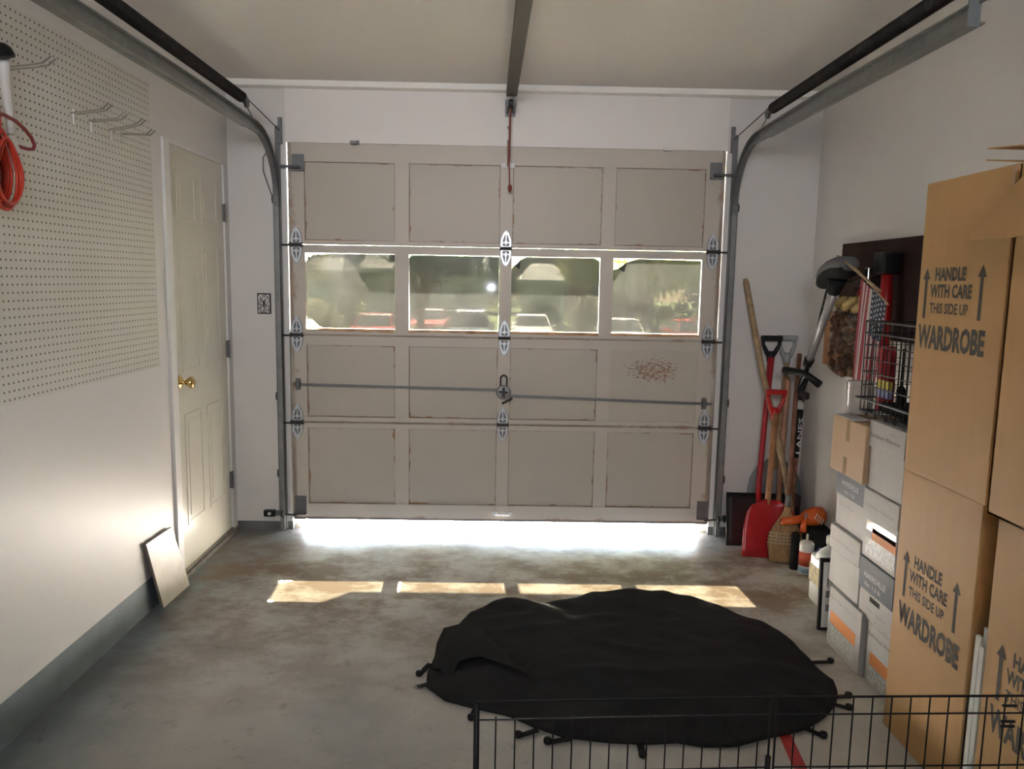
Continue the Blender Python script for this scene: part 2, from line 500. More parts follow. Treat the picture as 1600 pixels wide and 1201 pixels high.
def worigin(o):
    v = Vector((0, 0, 0))
    while o:
        v += o.location; o = o.parent
    return v
def obj(name, mb, mats, parent=None, loc=None, kind=None, label=None):
    """link a builder (vertices in world space) as one object; loc moves its origin"""
    if not isinstance(mats, (list, tuple)): mats = [mats]
    po = worigin(parent) if parent else Vector((0, 0, 0))
    lo = Vector(loc) if loc is not None else po.copy()
    me = bpy.data.meshes.new(name)
    me.from_pydata([tuple(Vector(v) - lo) for v in mb.v], [], mb.f)
    for i, p in enumerate(me.polygons):
        p.material_index = mb.mi[i]; p.use_smooth = mb.sm[i]
    bm = bmesh.new(); bm.from_mesh(me); bmesh.ops.recalc_face_normals(bm, faces=bm.faces[:]); bm.to_mesh(me); bm.free()
    for m in mats: me.materials.append(m)
    o = bpy.data.objects.new(name, me)
    COL.objects.link(o)
    if parent: o.parent = parent
    o.location = lo - po
    if kind: o['kind'] = kind
    if label: o['label'] = label
    return o
def tag(o, label, cat, group=None):
    o['label'] = label; o['category'] = cat
    if group: o['group'] = group
    return o
def thing(name, label, cat, loc, group=None):
    o = bpy.data.objects.new(name, None)
    o.empty_display_size = 0.05
    COL.objects.link(o); o.location = loc
    return tag(o, label, cat, group)
def struct(name, mb, mats, **kw):
    return obj(name, mb, mats, kind='structure', **kw)
def share(src, loc, parent, name=None):
    o = src.copy(); COL.objects.link(o); o.parent = parent
    o.location = Vector(loc) - worigin(parent)
    return o
def text_part(name, txt, mat, origin, xdir, ydir, height, width=None, parent=None, bold=0.0, align='LEFT', thick=0.0004):
    """printed words as thin mesh; origin = lower left (or centre) of the line"""
    cu = bpy.data.curves.new(name, 'FONT')
    cu.body = txt; cu.size = 1.0; cu.offset = bold; cu.align_x = align; cu.resolution_u = 2; cu.extrude = 0
    t = bpy.data.objects.new(name, cu)
    COL.objects.link(t)
    dg = bpy.context.evaluated_depsgraph_get()
    me = bpy.data.meshes.new_from_object(t.evaluated_get(dg))
    bpy.data.objects.remove(t); bpy.data.curves.remove(cu)
    xs = [v.co.x for v in me.vertices]; ys = [v.co.y for v in me.vertices]
    w = max(xs) - min(xs); h = 0.70
    X = Vector(xdir).normalized(); Y = Vector(ydir).normalized(); Z = X.cross(Y)
    sx = (width / w) if width else height / h
    sy = height / h
    po = worigin(parent) if parent else Vector((0, 0, 0))
    for v in me.vertices:
        c = v.co.copy()
        cx = (c.x - min(xs)) if align == 'LEFT' else c.x
        v.co = Vector(origin) + X * cx * sx + Y * c.y * sy + Z * thick - po
    me.materials.append(mat)
    o = bpy.data.objects.new(name, me)
    COL.objects.link(o)
    if parent: o.parent = parent
    return o

XL, XR, H, YB = -1.553, 1.744, 2.5295, -6.6
# measured points of the photograph turned into places on known planes
def ray(u_, v_):
    return _r * ((u_ - 800) / 1231.86) + _d * ((v_ - 600.5) / 1231.86) + _f
def floor_pt(u_, v_, z=0.0):
    d_ = ray(u_, v_); return CAMPOS + d_ * ((z - CAMPOS.z) / d_.z)
def xp(u_, v_, x):
    d_ = ray(u_, v_); return CAMPOS + d_ * ((x - CAMPOS.x) / d_.x)
def yp(u_, v_, y):
    d_ = ray(u_, v_); return CAMPOS + d_ * ((y - CAMPOS.y) / d_.y)
# ------------------------------------------------------------------ room shell
mb = MB().box(-1.9, 1.9, YB - 0.15, 0.12, -0.12, 0.0)
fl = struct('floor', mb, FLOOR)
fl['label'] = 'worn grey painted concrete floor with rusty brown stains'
mb = MB().box(-1.9, 1.9, YB - 0.15, 0.14, H, H + 0.12)
struct('ceiling', mb, CEIL)
# left wall with the entry door opening (y -0.815..-0.065)
EY0, EY1, EZ = -0.815, -0.065, 2.085
mb = MB().box(XL - 0.12, XL, YB, EY0, 0.149, H).box(XL - 0.12, XL, EY0, EY1, EZ, H).box(XL - 0.12, XL, EY1, 0.12, 0.149, H)
struct('wall_left', mb, WALL)
mb = MB().box(XL - 0.12, XL - 0.001, YB, EY0, 0, 0.149)
struct('trim_1', mb, CURB)['label'] = 'blue-grey painted concrete kerb under the left wall'
mb = MB().box(XL - 0.12, XL - 0.001, EY1, 0.12, 0, 0.149)
struct('trim_2', mb, TRIM)
mb = MB().box(XR, XR + 0.12, YB, 0.12, 0, H)
struct('wall_right', mb, WALL)
mb = MB().box(-1.9, 1.9, YB - 0.12, YB, 0, H)
struct('wall_back', mb, WALL)
# front wall around the garage door
DX0, DX1, DZ = -1.2234, 1.2166, 2.212
JX0, JX1 = -1.2295, 1.2215
mb = MB().box(-1.9, JX0, -0.005, 0.12, 0.052, H).box(JX1, 1.9, -0.005, 0.12, 0.052, H)
struct('wall_front', mb, WALL)
mb = MB().box(JX0, JX1, -0.012, -0.001, DZ, H).box(JX0, JX1, -0.001, 0.12, DZ + 0.008, H)
struct('wall_header', mb, HEAD)
mb = MB().box(-1.9, JX0, 0.0, 0.12, 0, 0.052).box(JX1, 1.9, 0.0, 0.12, 0, 0.052)
struct('trim_3', mb, CURB2)
# jamb stops seen at the foot of the opening
for i, (a, bq) in enumerate(((JX0, JX0 + 0.055), (JX1 - 0.055, JX1))):
    mb = MB().box(a, bq, 0.045, 0.075, 0.0, 1.17)
    struct('trim_%d' % (4 + i), mb, HTRIM)
# added board in brighter white, standing for the glow where ceiling meets front wall
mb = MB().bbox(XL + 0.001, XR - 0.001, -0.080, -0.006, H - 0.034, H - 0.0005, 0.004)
struct('trim_6', mb, STRIP)['label'] = 'added white board painting the light glow between ceiling and front wall'

for i, pp in enumerate((((426, 322), (431, 345), (436, 380), (437, 470), (438, 560)), ((1150, 335), (1146, 390), (1143, 470), (1140, 560), (1139, 690)))):
    mb = MB(); mb.smooth = True
    mb.tube([yp(a, c, -0.0055) for a, c in pp], [0.001, 0.0035, 0.0025, 0.004, 0.001], 6)
    struct('trim_%d' % (7 + i), mb, STRIP)['label'] = 'white caulk streak on the wall beside the door track'

# ------------------------------------------------------------------ sectional garage door
gd = bpy.data.objects.new('door_1', None); COL.objects.link(gd)
gd['kind'] = 'structure'
gd['label'] = 'cream wooden sectional garage door with four tinted panes'
stx = [DX0, -1.135, -0.630, -0.551, -0.040, 0.030, 0.533, 0.608, 1.112, DX1]
cols = [(-1.135, -0.630), (-0.551, -0.040), (0.030, 0.533), (0.608, 1.112)]
secs = [(1.6600, DZ + 0.006, 1.682, 2.112), (1.1505, 1.6560, 1.182, 1.612), (0.6465, 1.149, 0.676, 1.092), (0.075, 0.645, 0.160, 0.612)]
for si, (z0, z1, pz0, pz1) in enumerate(secs):
    mb = MB()
    T0, T1 = 0.0, 0.036
    mb.box(DX0, DX1, T0, T1, z0, pz0)
    mb.box(DX0, DX1, T0, T1, pz1, z1)
    for k in range(0, 10, 2):
        mb.box(stx[k], stx[k + 1], T0 + 0.0015, T1, pz0, pz1)
    if si == 1:
        mb.cur = 1
        for (a, c) in cols:
            mb.box(a, c, 0.010, 0.030, pz0 - 0.0005, pz0 + 0.006)
            q = a
            while q < c - 0.01:
                w_ = min(random.uniform(0.03, 0.11), c - q)
                mb.box(q, q + w_, -0.0015, 0.010, pz0 - random.uniform(0.006, 0.013), pz0 + 0.001)
                q += w_
        mb.cur = 0
    if si in (2, 3):
        mb.box(DX0 + 0.07, DX1 - 0.07, -0.006, 0.0, z1 - 0.014, z1 - 0.004)
    sec = obj('door_section', mb, [DFRM, WOODSILL], gd)
    for ci, (a, c) in enumerate(cols):
        if si == 1:
            mb = MB().box(a, c, 0.018, 0.022, pz0 + 0.006, pz1)
            obj('pane', mb, GLASS, sec)
            # film sheets with peeled corners
            zt, zb = pz1 - 0.0005, pz0 + 0.0072
            l, r = a - 0.0005, c - 0.0010
            if ci == 0: pts = [(l, zb + 0.05), (l + 0.035, zb + 0.045), (l + 0.07, zb + 0.012), (l + 0.10, zb), (r, zb), (r, zt - 0.001), (l + 0.15, zt - 0.002), (l + 0.045, zt - 0.010), (l + 0.012, zt - 0.035), (l, zt - 0.05)]
            elif ci == 1: pts = [(l + 0.004, zb), (r, zb), (r, zt - 0.006), (r - 0.10, zt - 0.001), (r - 0.2, zt - 0.006), (l + 0.11, zt - 0.002), (l + 0.02, zt - 0.006), (l, zt - 0.018)]
            elif ci == 2: pts = [(l, zb), (r, zb), (r, zt - 0.020), (r - 0.035, zt), (l + 0.085, zt - 0.002), (l + 0.055, zt - 0.018), (l + 0.012, zt - 0.055), (l, zt - 0.07)]
            else: pts = [(l, zb), (r, zb), (r, zt - 0.006), (l + 0.145, zt), (l + 0.075, zt - 0.022), (l + 0.03, zt - 0.058), (l, zt - 0.065)]
            M = Matrix(((1, 0, 0, 0), (0, 0, -1, 0.0172), (0, 1, 0, 0), (0, 0, 0, 1)))
            n = len(pts)
            f_ = MB(); f_.add([M @ Vector((p[0], p[1], 0)) for p in pts], [tuple(range(n))])
            fo = obj('window_film', f_, FILM, sec, label='dusty tinted film with a peeled corner')
            if ci in (0, 2, 3):
                tip = {0: (0.010, 0.026, 0.022, 0.018), 2: (0.020, 0.052, 0.052, 0.016), 3: (0.028, 0.058, 0.078, 0.022)}[ci]
                f_ = MB()
                p0 = Vector((l + tip[0], 0.013, zt - tip[1])); p1 = Vector((l + tip[2], 0.013, zt - tip[3])); p2 = Vector((l + (tip[0] + tip[2]) / 2 + 0.010, 0.002, zt - tip[1] - 0.018))
                f_.add([p0, p1, p2, p0 + Vector((0, .001, 0)), p1 + Vector((0, .001, 0)), p2 + Vector((0, .001, 0))], [(0, 1, 2), (3, 5, 4), (0, 3, 4, 1), (1, 4, 5, 2), (2, 5, 3, 0)])
                obj('peeled_flap', f_, FILMB, sec, label='black curled corner of the film')
        else:
            mb = MB()
            mb.box(a, c, 0.012, 0.024, pz0, pz1)
            obj('door_panel', mb, DFLAKE if (si == 2 and ci == 3) else DPAN, sec)
# weather strip on the bottom edge
mb = MB().box(DX0, DX1, -0.002, 0.040, 0.066, 0.0745)
obj('bottom_seal', mb, GALVD, gd)
# decorative hinges
def hinge_mb():
    m = MB()
    def leaf(sgn):
        o = [(0.031, 0.006), (0.029, 0.050), (0.014, 0.088), (0.0, 0.098), (-0.014, 0.088), (-0.029, 0.050), (-0.031, 0.006), (0.0, 0.004)]
        i = [(0.019, 0.014), (0.018, 0.046), (0.008, 0.074), (0.0, 0.080), (-0.008, 0.074), (-0.018, 0.046), (-0.019, 0.014), (0.0, 0.012)]
        o = [(x, y * sgn) for x, y in o]; i = [(x, y * sgn) for x, y in i]
        M = Matrix(((1, 0, 0, 0), (0, 0, -1, 0), (0, 1, 0, 0), (0, 0, 0, 1)))
        m.cur = 1; m.prism([(x * 1.12, y * 1.02) for x, y in o], 0.0012, M); m.cur = 0  # oversized darker backing plate, draws the shadow outline of the hinge leaf
        m.ringprism(o, i, 0.0045, M)
        d = [(0.008, 0.034 * sgn), (0, 0.056 * sgn), (-0.008, 0.034 * sgn), (0, 0.016 * sgn)]
        m.prism(d, 0.005, M)
        m.box(-0.003, 0.003, -0.004, 0, min(0.05 * sgn, 0.085 * sgn), max(0.05 * sgn, 0.085 * sgn))
        m.box(-0.020, 0.020, -0.004, 0, min(0.030 * sgn, 0.036 * sgn), max(0.030 * sgn, 0.036 * sgn))
        m.lathe([(0.008, 0), (0.008, 0.003), (0.003, 0.005)], 8, Matrix.Translation((0, 0, 0.098 * sgn)) @ Matrix.Rotation(PI / 2, 4, 'X'))
    leaf(1); leaf(-1)
    return m
def hinge_dark_mb(side):
    m = MB()
    m.tube([(-0.034, -0.010, 0), (0.034, -0.010, 0)], 0.009, 8)
    m.box(-0.033, -0.029, -0.022, 0, -0.014, 0.014).box(0.029, 0.033, -0.022, 0, -0.014, 0.014)
    if side:
        s_ = side
        m.tube([(s_ * 0.075, -0.030, -0.002), (s_ * -0.045, -0.030, -0.002)], 0.005, 6)
        m.box(-0.034, 0.034, -0.034, -0.026, -0.008, 0.010)
    return m
hm = obj('hinge', hinge_mb(), [ZINC, GALVD], gd, loc=(0, 0, 0)); hd = {s_: None for s_ in (-1, 0, 1)}
first = True
for (x, z, side) in ((-1.183, 1.655, -1), (-1.188, 1.150, -1), (-1.193, 0.646, -1), (-0.004, 1.655, 0), (-0.004, 1.150, 0), (-0.006, 0.646, 0), (1.168, 1.657, 1), (1.165, 1.150, 1), (1.169, 0.648, 1)):
    if first: h = hm; h.location = (x, 0, z); first = False
    else: h = share(hm, (x, 0, z), gd)
    if hd[side] is None:
        k = obj('hinge_barrel', hinge_dark_mb(side), DARKST, h, loc=None)
        # vertices are local to the hinge
        k.data.transform(Matrix.Translation(worigin(h))); hd[side] = k
    else:
        share(hd[side], worigin(h), h)
# lock rods, round lock plate, handle, hasp
mb = MB().box(-1.216, -0.02, -0.014, -0.009, 0.858, 0.872)
mb.v = [(v[0], v[1], v[2] + (v[0] + 1.2) * (-0.012)) for v in mb.v]
obj('lock_rod', mb, GALVD, gd)
mb = MB().box(0.01, 1.205, -0.014, -0.009, 0.812, 0.826)
mb.v = [(v[0], v[1], v[2] + (v[0]) * (-0.026) + 0.0) for v in mb.v]
obj('lock_rod', mb, GALVD, gd)
for x, z in ((-1.185, 0.865), (1.160, 0.789)):
    mb = MB().box(x - 0.014, x + 0.014, -0.004, 0, z - 0.034, z + 0.034).box(x - 0.014, x + 0.014, -0.020, -0.016, z - 0.016, z + 0.016).box(x - 0.014, x - 0.011, -0.020, 0, z - 0.016, z + 0.016).box(x + 0.011, x + 0.014, -0.020, 0, z - 0.016, z + 0.016)
    obj('rod_guide', mb, GALVD, gd)
RX = Matrix.Rotation(PI / 2, 4, 'X')
mb = MB(); mb.smooth = False
mb.lathe([(0.042, 0), (0.042, 0.006), (0.036, 0.010), (0.014, 0.012), (0.010, 0.020), (0.004, 0.021)], 24, Matrix.Translation((-0.004, -0.012, 0.838)) @ RX)
lp = obj('lock_plate', mb, GALV, gd)
mb = MB()
mb.box(-0.012, 0.004, -0.034, -0.024, 0.812, 0.868).tube([(-0.03, -0.028, 0.842), (0.02, -0.028, 0.838)], 0.005, 6)
obj('lock_cam', mb, DARKST, lp)
mb = MB()
pts = [(-0.022 + 0.0, -0.010, 0.868)] + [(-0.004 + 0.018 * math.cos(PI - t * PI / 6), -0.010, 0.918 + 0.018 * math.sin(PI - t * PI / 6)) for t in range(7)] + [(0.014, -0.010, 0.868)]
mb.tube(pts, 0.005, 6)
obj('shackle', mb, DARKST, gd)
mb = MB(); mb.tube([(-0.012, -0.030, 0.775), (0.046, -0.030, 0.806)], [0.006, 0.008], 8)
obj('lock_handle', mb, DARKST, gd)
# corner plates, top brackets, lift handle
for s_, x in ((-1, -1.215), (1, 1.150)):
    mb = MB().box(x, x + 0.066, -0.004, 0, 0.098, 0.205).box(x, x + 0.066, -0.026, -0.004, 0.098, 0.102)
    mb.lathe([(0.006, 0), (0.006, 0.004)], 6, Matrix.Translation((x + 0.033, -0.004, 0.178)) @ RX)
    obj('corner_plate', mb, GALVD, gd)
    xr_ = -1.20 if s_ < 0 else 1.13
    mb = MB().box(xr_, xr_ + 0.068, -0.004, 0, 2.06, 2.15).box(xr_, xr_ + 0.068, -0.04, -0.004, 2.058, 2.064)
    mb.tube([(xr_ + 0.034 + s_ * 0.09, -0.034, 2.078), (xr_ + 0.034 - s_ * 0.02, -0.034, 2.078)], 0.008, 8)
    obj('top_roller_bracket', mb, GALVD, gd)
mb = MB().box(-0.058, -0.034, -0.005, 0, 0.108, 0.124).box(0.036, 0.058, -0.005, 0, 0.108, 0.124)
mb.tube([(-0.046, -0.004, 0.115), (-0.040, -0.026, 0.115), (0.042, -0.026, 0.113), (0.048, -0.004, 0.113)], 0.0055, 8)
obj('lift_handle', mb, ZINC, gd)
mb = MB().box(-0.035, 0.037, -0.006, 0, 2.098, 2.124).box(-0.012, 0.006, -0.03, 0, 2.12, 2.165)
obj('opener_bracket', mb, WHITEPL, gd, label='white metal opener bracket at the top of the door')

# small cleats on the header above the door
for i, (x, lab) in enumerate(((-0.848, 'grey metal door stop on the header, left of the opener arm'), (0.884, 'cream painted door stop on the header, right of the opener arm'))):
    mb = MB().bbox(x - 0.022, x + 0.014, -0.040, -0.012, 2.204, 2.222, 0.003).box(x + 0.014, x + 0.024, -0.030, -0.012, 2.206, 2.226)
    tag(obj('door_stop', mb, GALVD if i == 0 else HEAD), lab, 'door stop')

# ------------------------------------------------------------------ tracks, springs, opener
def c_profile_track(m, path, w, inward):
    """path: list of (y, z); channel open toward `inward` x sign"""
    x0 = path[0][2]
    n = len(path)
    prof = [(-0.5, 0.0), (-0.5, 1.0), (-0.42, 1.0), (-0.42, 0.12), (0.42, 0.12), (0.42, 1.0), (0.5, 1.0), (0.5, 0.0)]
    vs = []
    for i, (y, z, x) in enumerate(path):
        a = path[max(i - 1, 0)]; c = path[min(i + 1, n - 1)]
        t = Vector((c[0] - a[0], c[1] - a[1])).normalized(); nn = Vector((-t.y, t.x))
        for (u, d_) in prof:
            vs.append((x + inward * d_ * 0.026, y + nn.x * u * w, z + nn.y * u * w))
    k = len(prof); fs = []
    for i in range(n - 1):
        for j in range(k):
            fs.append((i * k + j, i * k + (j + 1) % k, (i + 1) * k + (j + 1) % k, (i + 1) * k + j))
    fs.append(tuple(range(k))); fs.append(tuple((n - 1) * k + j for j in range(k))[::-1])
    m.add(vs, fs)
def track_assembly(side):
    x = -1.285 if side < 0 else 1.275
    inw = 1 if side < 0 else -1
    t = thing('door_track', 'left galvanised garage door track curving up to the ceiling' if side < 0 else 'right galvanised garage door track ending in a grey bracket', 'door track', (x, -0.035, 0.0))
    yv = -0.040
    mb = MB(); mb.smooth = False
    c_profile_track(mb, [(yv, z, x) for z in (0.01, 0.5, 1.0, 1.5, 1.86)], 0.050, inw)
    obj('vertical_track', mb, GALV, t)
    R_ = 0.36
    arc = [(yv - R_ + R_ * math.cos(a), 1.86 + R_ * math.sin(a), x) for a in [i * PI / 2 / 10 for i in range(11)]]
    mb = MB(); c_profile_track(mb, arc, 0.050, inw)
    obj('curved_track', mb, GALVD, t)
    yend = -2.245 if side > 0 else -3.2
    mb = MB(); c_profile_track(mb, [(yv - R_, 1.86 + R_, x), (-1.2, 2.232, x), (yend, 2.226, x)], 0.055, inw)
    mb.box(min(x, x - inw * 0.022), max(x, x - inw * 0.022), yend, yv - R_ - 0.1, 2.200, 2.206)
    obj('horizontal_track', mb, GALV, t)
    # jamb angle and brackets
    mb = MB().box(min(x - inw * 0.004, x + inw * 0.000), max(x - inw * 0.004, x), yv - 0.03, -0.006, 0.12, 2.10)
    xb = x - inw * 0.004
    mb.box(min(xb, xb + inw * 0.030), max(xb, xb + inw * 0.030), -0.0085, -0.0055, 0.12, 2.30)
    obj('jamb_angle', mb, GALVD, t)
    mb = MB().box(x + inw * 0.030 - 0.010, x + inw * 0.030 + 0.010, -0.032, -0.0125 if False else -0.016, 2.20, 2.34)
    obj('top_strap', mb, GALVD, t)
    for z in (0.35, 0.80, 1.90):
        mb = MB().box(min(x, x - inw * 0.016), max(x, x - inw * 0.016), yv - 0.012, yv + 0.02, z - 0.022, z + 0.022)
        mb.lathe([(0.008, 0), (0.008, 0.006)], 6, Matrix.Translation((x - inw * 0.010, yv - 0.012, z)) @ RX)
        obj('track_clip', mb, DARKST, t)
    # end bracket
    if side > 0:
        mb = MB().box(x - 0.03, x + 0.004, yend - 0.006, yend, 2.19, 2.262).box(x - 0.004, x + 0.002, yend - 0.035, yend, 2.25, 2.53)
        mb.box(x - 0.03, x + 0.03, yend - 0.04, yend + 0.0, 2.262, 2.268)
        obj('end_bracket', mb, GREYPL, t)
    else:
        mb = MB().box(x - 0.002, x + 0.03, -3.2, -3.16, 2.25, 2.53)
        obj('end_bracket', mb, GREYPL, t)
    # pulley, cable
    xs = x - inw * 0.0
    sy0, sz = -0.50, 2.325
    mb = MB(); mb.smooth = False
    mb.lathe([(0.024, -0.008), (0.026, -0.006), (0.018, 0), (0.026, 0.006), (0.024, 0.008)], 16, Matrix.Translation((xs, sy0, sz - 0.01)) @ Matrix.Rotation(PI / 2, 4, 'Y'))
    mb.box(xs - 0.012, xs + 0.012, sy0 - 0.05, sy0 - 0.01, sz - 0.016, sz + 0.010)
    obj('pulley', mb, GALVD, t)
    mb = MB()
    mb.tube([(xs, sy0 + 0.01, sz + 0.012), (x + inw * 0.030, -0.036, 2.27)], 0.0028, 5)
    mb.tube([(xs, sy0 + 0.01, sz - 0.03), (xs, -0.10, 2.14), (x + inw * 0.02, -0.062, 1.9), (x + inw * 0.040, -0.055, 0.11)], 0.0022, 5)
    obj('cable', mb, DARKST, t)
    mb = MB()
    mb.smooth = True
    L = 2.0; turns = 150; r = 0.021; pts = []
    for i in range(turns * 9):
        a = 2 * PI * i / 9
        yy = sy0 - 0.07 - L * i / (turns * 9)
        pts.append((xs + r * math.cos(a), yy, sz + r * math.sin(a) + 0.012 * (i / (turns * 9))))
    mb.tube(pts, 0.0065, 4)
    sp = obj('extension_spring', mb, DARKST, t)
    # roller at the foot and photo eye
    mb = MB()
    mb.lathe([(0.020, -0.006), (0.022, 0), (0.020, 0.006)], 14, Matrix.Translation((x + inw * 0.012, yv - 0.02, 0.115)) @ Matrix.Rotation(PI / 2, 4, 'Y'))
    mb.tube([(x, yv - 0.024, 0.115), (x + inw * 0.09, yv - 0.01, 0.103)], 0.005, 6)
    obj('roller', mb, DARKST, t)
    if side < 0:
        mb = MB(); q = [(-1.303, -0.05, 2.18), (-1.34, -0.06, 2.12), (-1.345, -0.05, 2.05), (-1.32, -0.03, 1.96), (-1.295, -0.03, 1.89)]
        mb.tube(q, 0.0028, 5)
        obj('loose_wire', mb, DARKST, t)
    return t
track_assembly(-1); track_assembly(1)
for s_, x, lab in ((-1, -1.352, 'black photo sensor beside the foot of the left track'), (1, 1.335, 'black photo sensor beside the foot of the right track')):
    mb = MB().bbox(x - 0.035, x + 0.03, -0.052, -0.018, 0.092, 0.128, 0.004)
    t = tag(obj('photo_sensor', mb, BLACK), lab, 'sensor')
    mb = MB().lathe([(0.010, 0), (0.010, 0.006), (0.006, 0.007)], 12, Matrix.Translation((x, -0.052, 0.11)) @ RX)
    obj('lens', mb, GREYLT, t)
    mb = MB().box(min(x + s_ * -0.03, x + s_ * -0.068), max(x + s_ * -0.03, x + s_ * -0.068), -0.034, -0.028, 0.095, 0.125)
    obj('bracket', mb, GALVD, t)

op = thing('opener_rail', 'grey-brown steel garage opener rail hanging under the ceiling centre', 'opener rail', (0.015, -0.02, 2.44))
mb = MB()
M = Matrix.Translation((0.012, -0.20, 2.44)) @ Matrix.Rotation(math.radians(1.1), 4, 'Z')
mb.box(-0.028, 0.028, -4.4, 0.0, -0.003, 0.003, M).box(-0.028, -0.024, -4.4, 0.0, 0.0, 0.035, M).box(0.024, 0.028, -4.4, 0.0, 0.0, 0.035, M).box(-0.028, -0.012, -4.4, 0, 0.033, 0.037, M).box(0.012, 0.028, -4.4, 0, 0.033, 0.037, M)
obj('rail', mb, RAILM, op)
mb = MB().box(-0.012, -0.006, -0.20, -0.012, 2.385, 2.45).box(0.024, 0.030, -0.20, -0.012, 2.385, 2.45).box(-0.020, 0.036, -0.018, -0.012, 2.37, 2.46)
mb.tube([(-0.018, -0.12, 2.415), (0.038, -0.12, 2.415)], 0.007, 8)
obj('header_bracket', mb, GALVD, op)
mb = MB().lathe([(0.022, -0.008), (0.022, 0.008)], 14, Matrix.Translation((0.009, -0.14, 2.415)) @ Matrix.Rotation(PI / 2, 4, 'Y'))
obj('belt_pulley', mb, DARKST, op)
for z, y in ((2.51, -1.9), (2.51, -3.6)):
    mb = MB().box(0.02, 0.09, y - 0.015, y + 0.015, 2.477, 2.53)
    obj('hanger', mb, GALVD, op)
mb = MB().bbox(-0.14, 0.24, -5.0, -4.55, 2.36, 2.50, 0.02)
obj('motor_housing', mb, GREYLT, op)
arm = thing('opener_link', 'brown door arm from the opener rail down to the door, with a red release cord', 'opener arm', (0.006, -0.05, 2.12))
mb = MB().box(-0.004, 0.004, -0.003, 0.003, 0, 0.30, Matrix.Translation((0.004, -0.040, 2.125)) @ Matrix.Rotation(math.radians(14), 4, 'X'))
mb.box(-0.006, 0.001, -0.003, 0.003, 0, 0.14, Matrix.Translation((0.000, -0.046, 2.10)) @ Matrix.Rotation(math.radians(8), 4, 'X'))
for z in (2.165, 2.30): mb.lathe([(0.010, -0.004), (0.010, 0.004)], 8, Matrix.Translation((0.003, -0.056 - (z - 2.16) * 0.2, z)) @ RX)
obj('arm_bar', mb, WOODR, arm)
mb = MB().tube([(0.010, -0.118, 2.42), (0.008, -0.10, 2.25), (0.006, -0.085, 2.10), (0.010, -0.085, 1.99)], 0.0035, 6)
obj('release_cord', mb, REDCORD, arm)
mb = MB(); mb.smooth = True; mb.lathe([(0.002, 0.02), (0.009, 0.012), (0.012, 0), (0.009, -0.012), (0.004, -0.022)], 12, Matrix.Translation((0.012, -0.085, 1.98)))
obj('release_handle', mb, REDCORD, arm)

# ------------------------------------------------------------------ entry door on the left wall
ed = bpy.data.objects.new('door_2', None); COL.objects.link(ed)
ed.location = (XL, -0.44, 0); ed['kind'] = 'structure'; ed['label'] = 'cream six-panel entry door with brass knob'
mb = MB().box(XL - 0.045, XL - 0.008, EY0 + 0.016, EY1 - 0.016, 0.036, EZ - 0.014)
obj('door_leaf', mb, EDOOR, ed)
pw = 0.225
for (ya, yb) in ((-0.70, -0.70 + pw), (-0.40, -0.40 + pw)):
    for (za, zb) in ((0.245, 0.80), (1.0, 1.63), (1.735, 1.96)):
        # moulded ring around a raised field
        M = Matrix(((0, 0, 1, XL - 0.0085), (1, 0, 0, 0), (0, 1, 0, 0), (0, 0, 0, 1)))
        def rect(o): return [(ya + o, za + o), (yb - o, za + o), (yb - o, zb - o), (ya + o, zb - o)]
        mb = MB()
        mb.ringprism(rect(0.0), rect(0.016), 0.0035, M)
        mb.prism(rect(0.040), 0.0028, M)
        obj('door_panel', mb, EDOOR, ed)
mb = MB().box(XL - 0.10, XL + 0.002, EY0, EY0 + 0.014, 0.036, EZ).box(XL - 0.10, XL + 0.002, EY1 - 0.014, EY1, 0.036, EZ).box(XL - 0.10, XL + 0.002, EY0, EY1, EZ - 0.012, EZ)
mb.box(XL, XL + 0.013, EY0 - 0.058, EY0 + 0.004, 0.0, EZ)
obj('door_frame', mb, TRIM, ed)
mb = MB().box(XL - 0.11, XL + 0.012, EY0, EY1 + 0.05, 0.0, 0.022).box(XL - 0.11, XL - 0.004, EY0, EY1, 0.022, 0.036)
obj('threshold', mb, simple('worn_threshold', (0.20, 0.17, 0.15), 0.5, var=0.3), ed)
RY = Matrix.Rotation(PI / 2, 4, 'Y')
mb = MB(); mb.smooth = True
mb.lathe([(0.033, 0), (0.033, 0.004), (0.026, 0.010), (0.012, 0.013), (0.011, 0.030), (0.020, 0.040), (0.028, 0.052), (0.027, 0.064), (0.016, 0.072), (0.002, 0.073)], 24, Matrix.Translation((XL - 0.008, -0.745, 0.965)) @ RY)
obj('door_knob', mb, BRASS, ed)
for z in (1.816, 1.069, 0.318):
    mb = MB().box(XL - 0.008, XL + 0.004, EY1 - 0.030, EY1 - 0.004, z - 0.047, z + 0.047)
    mb.tube([(XL + 0.006, EY1 - 0.016, z - 0.050), (XL + 0.006, EY1 - 0.016, z + 0.050)], 0.006, 8)
    for kk in (-0.02, 0, 0.02): mb.box(XL - 0.002, XL + 0.013, EY1 - 0.023, EY1 - 0.009, z + kk - 0.0015, z + kk + 0.0015)
    obj('hinge', mb, GALVD, ed)

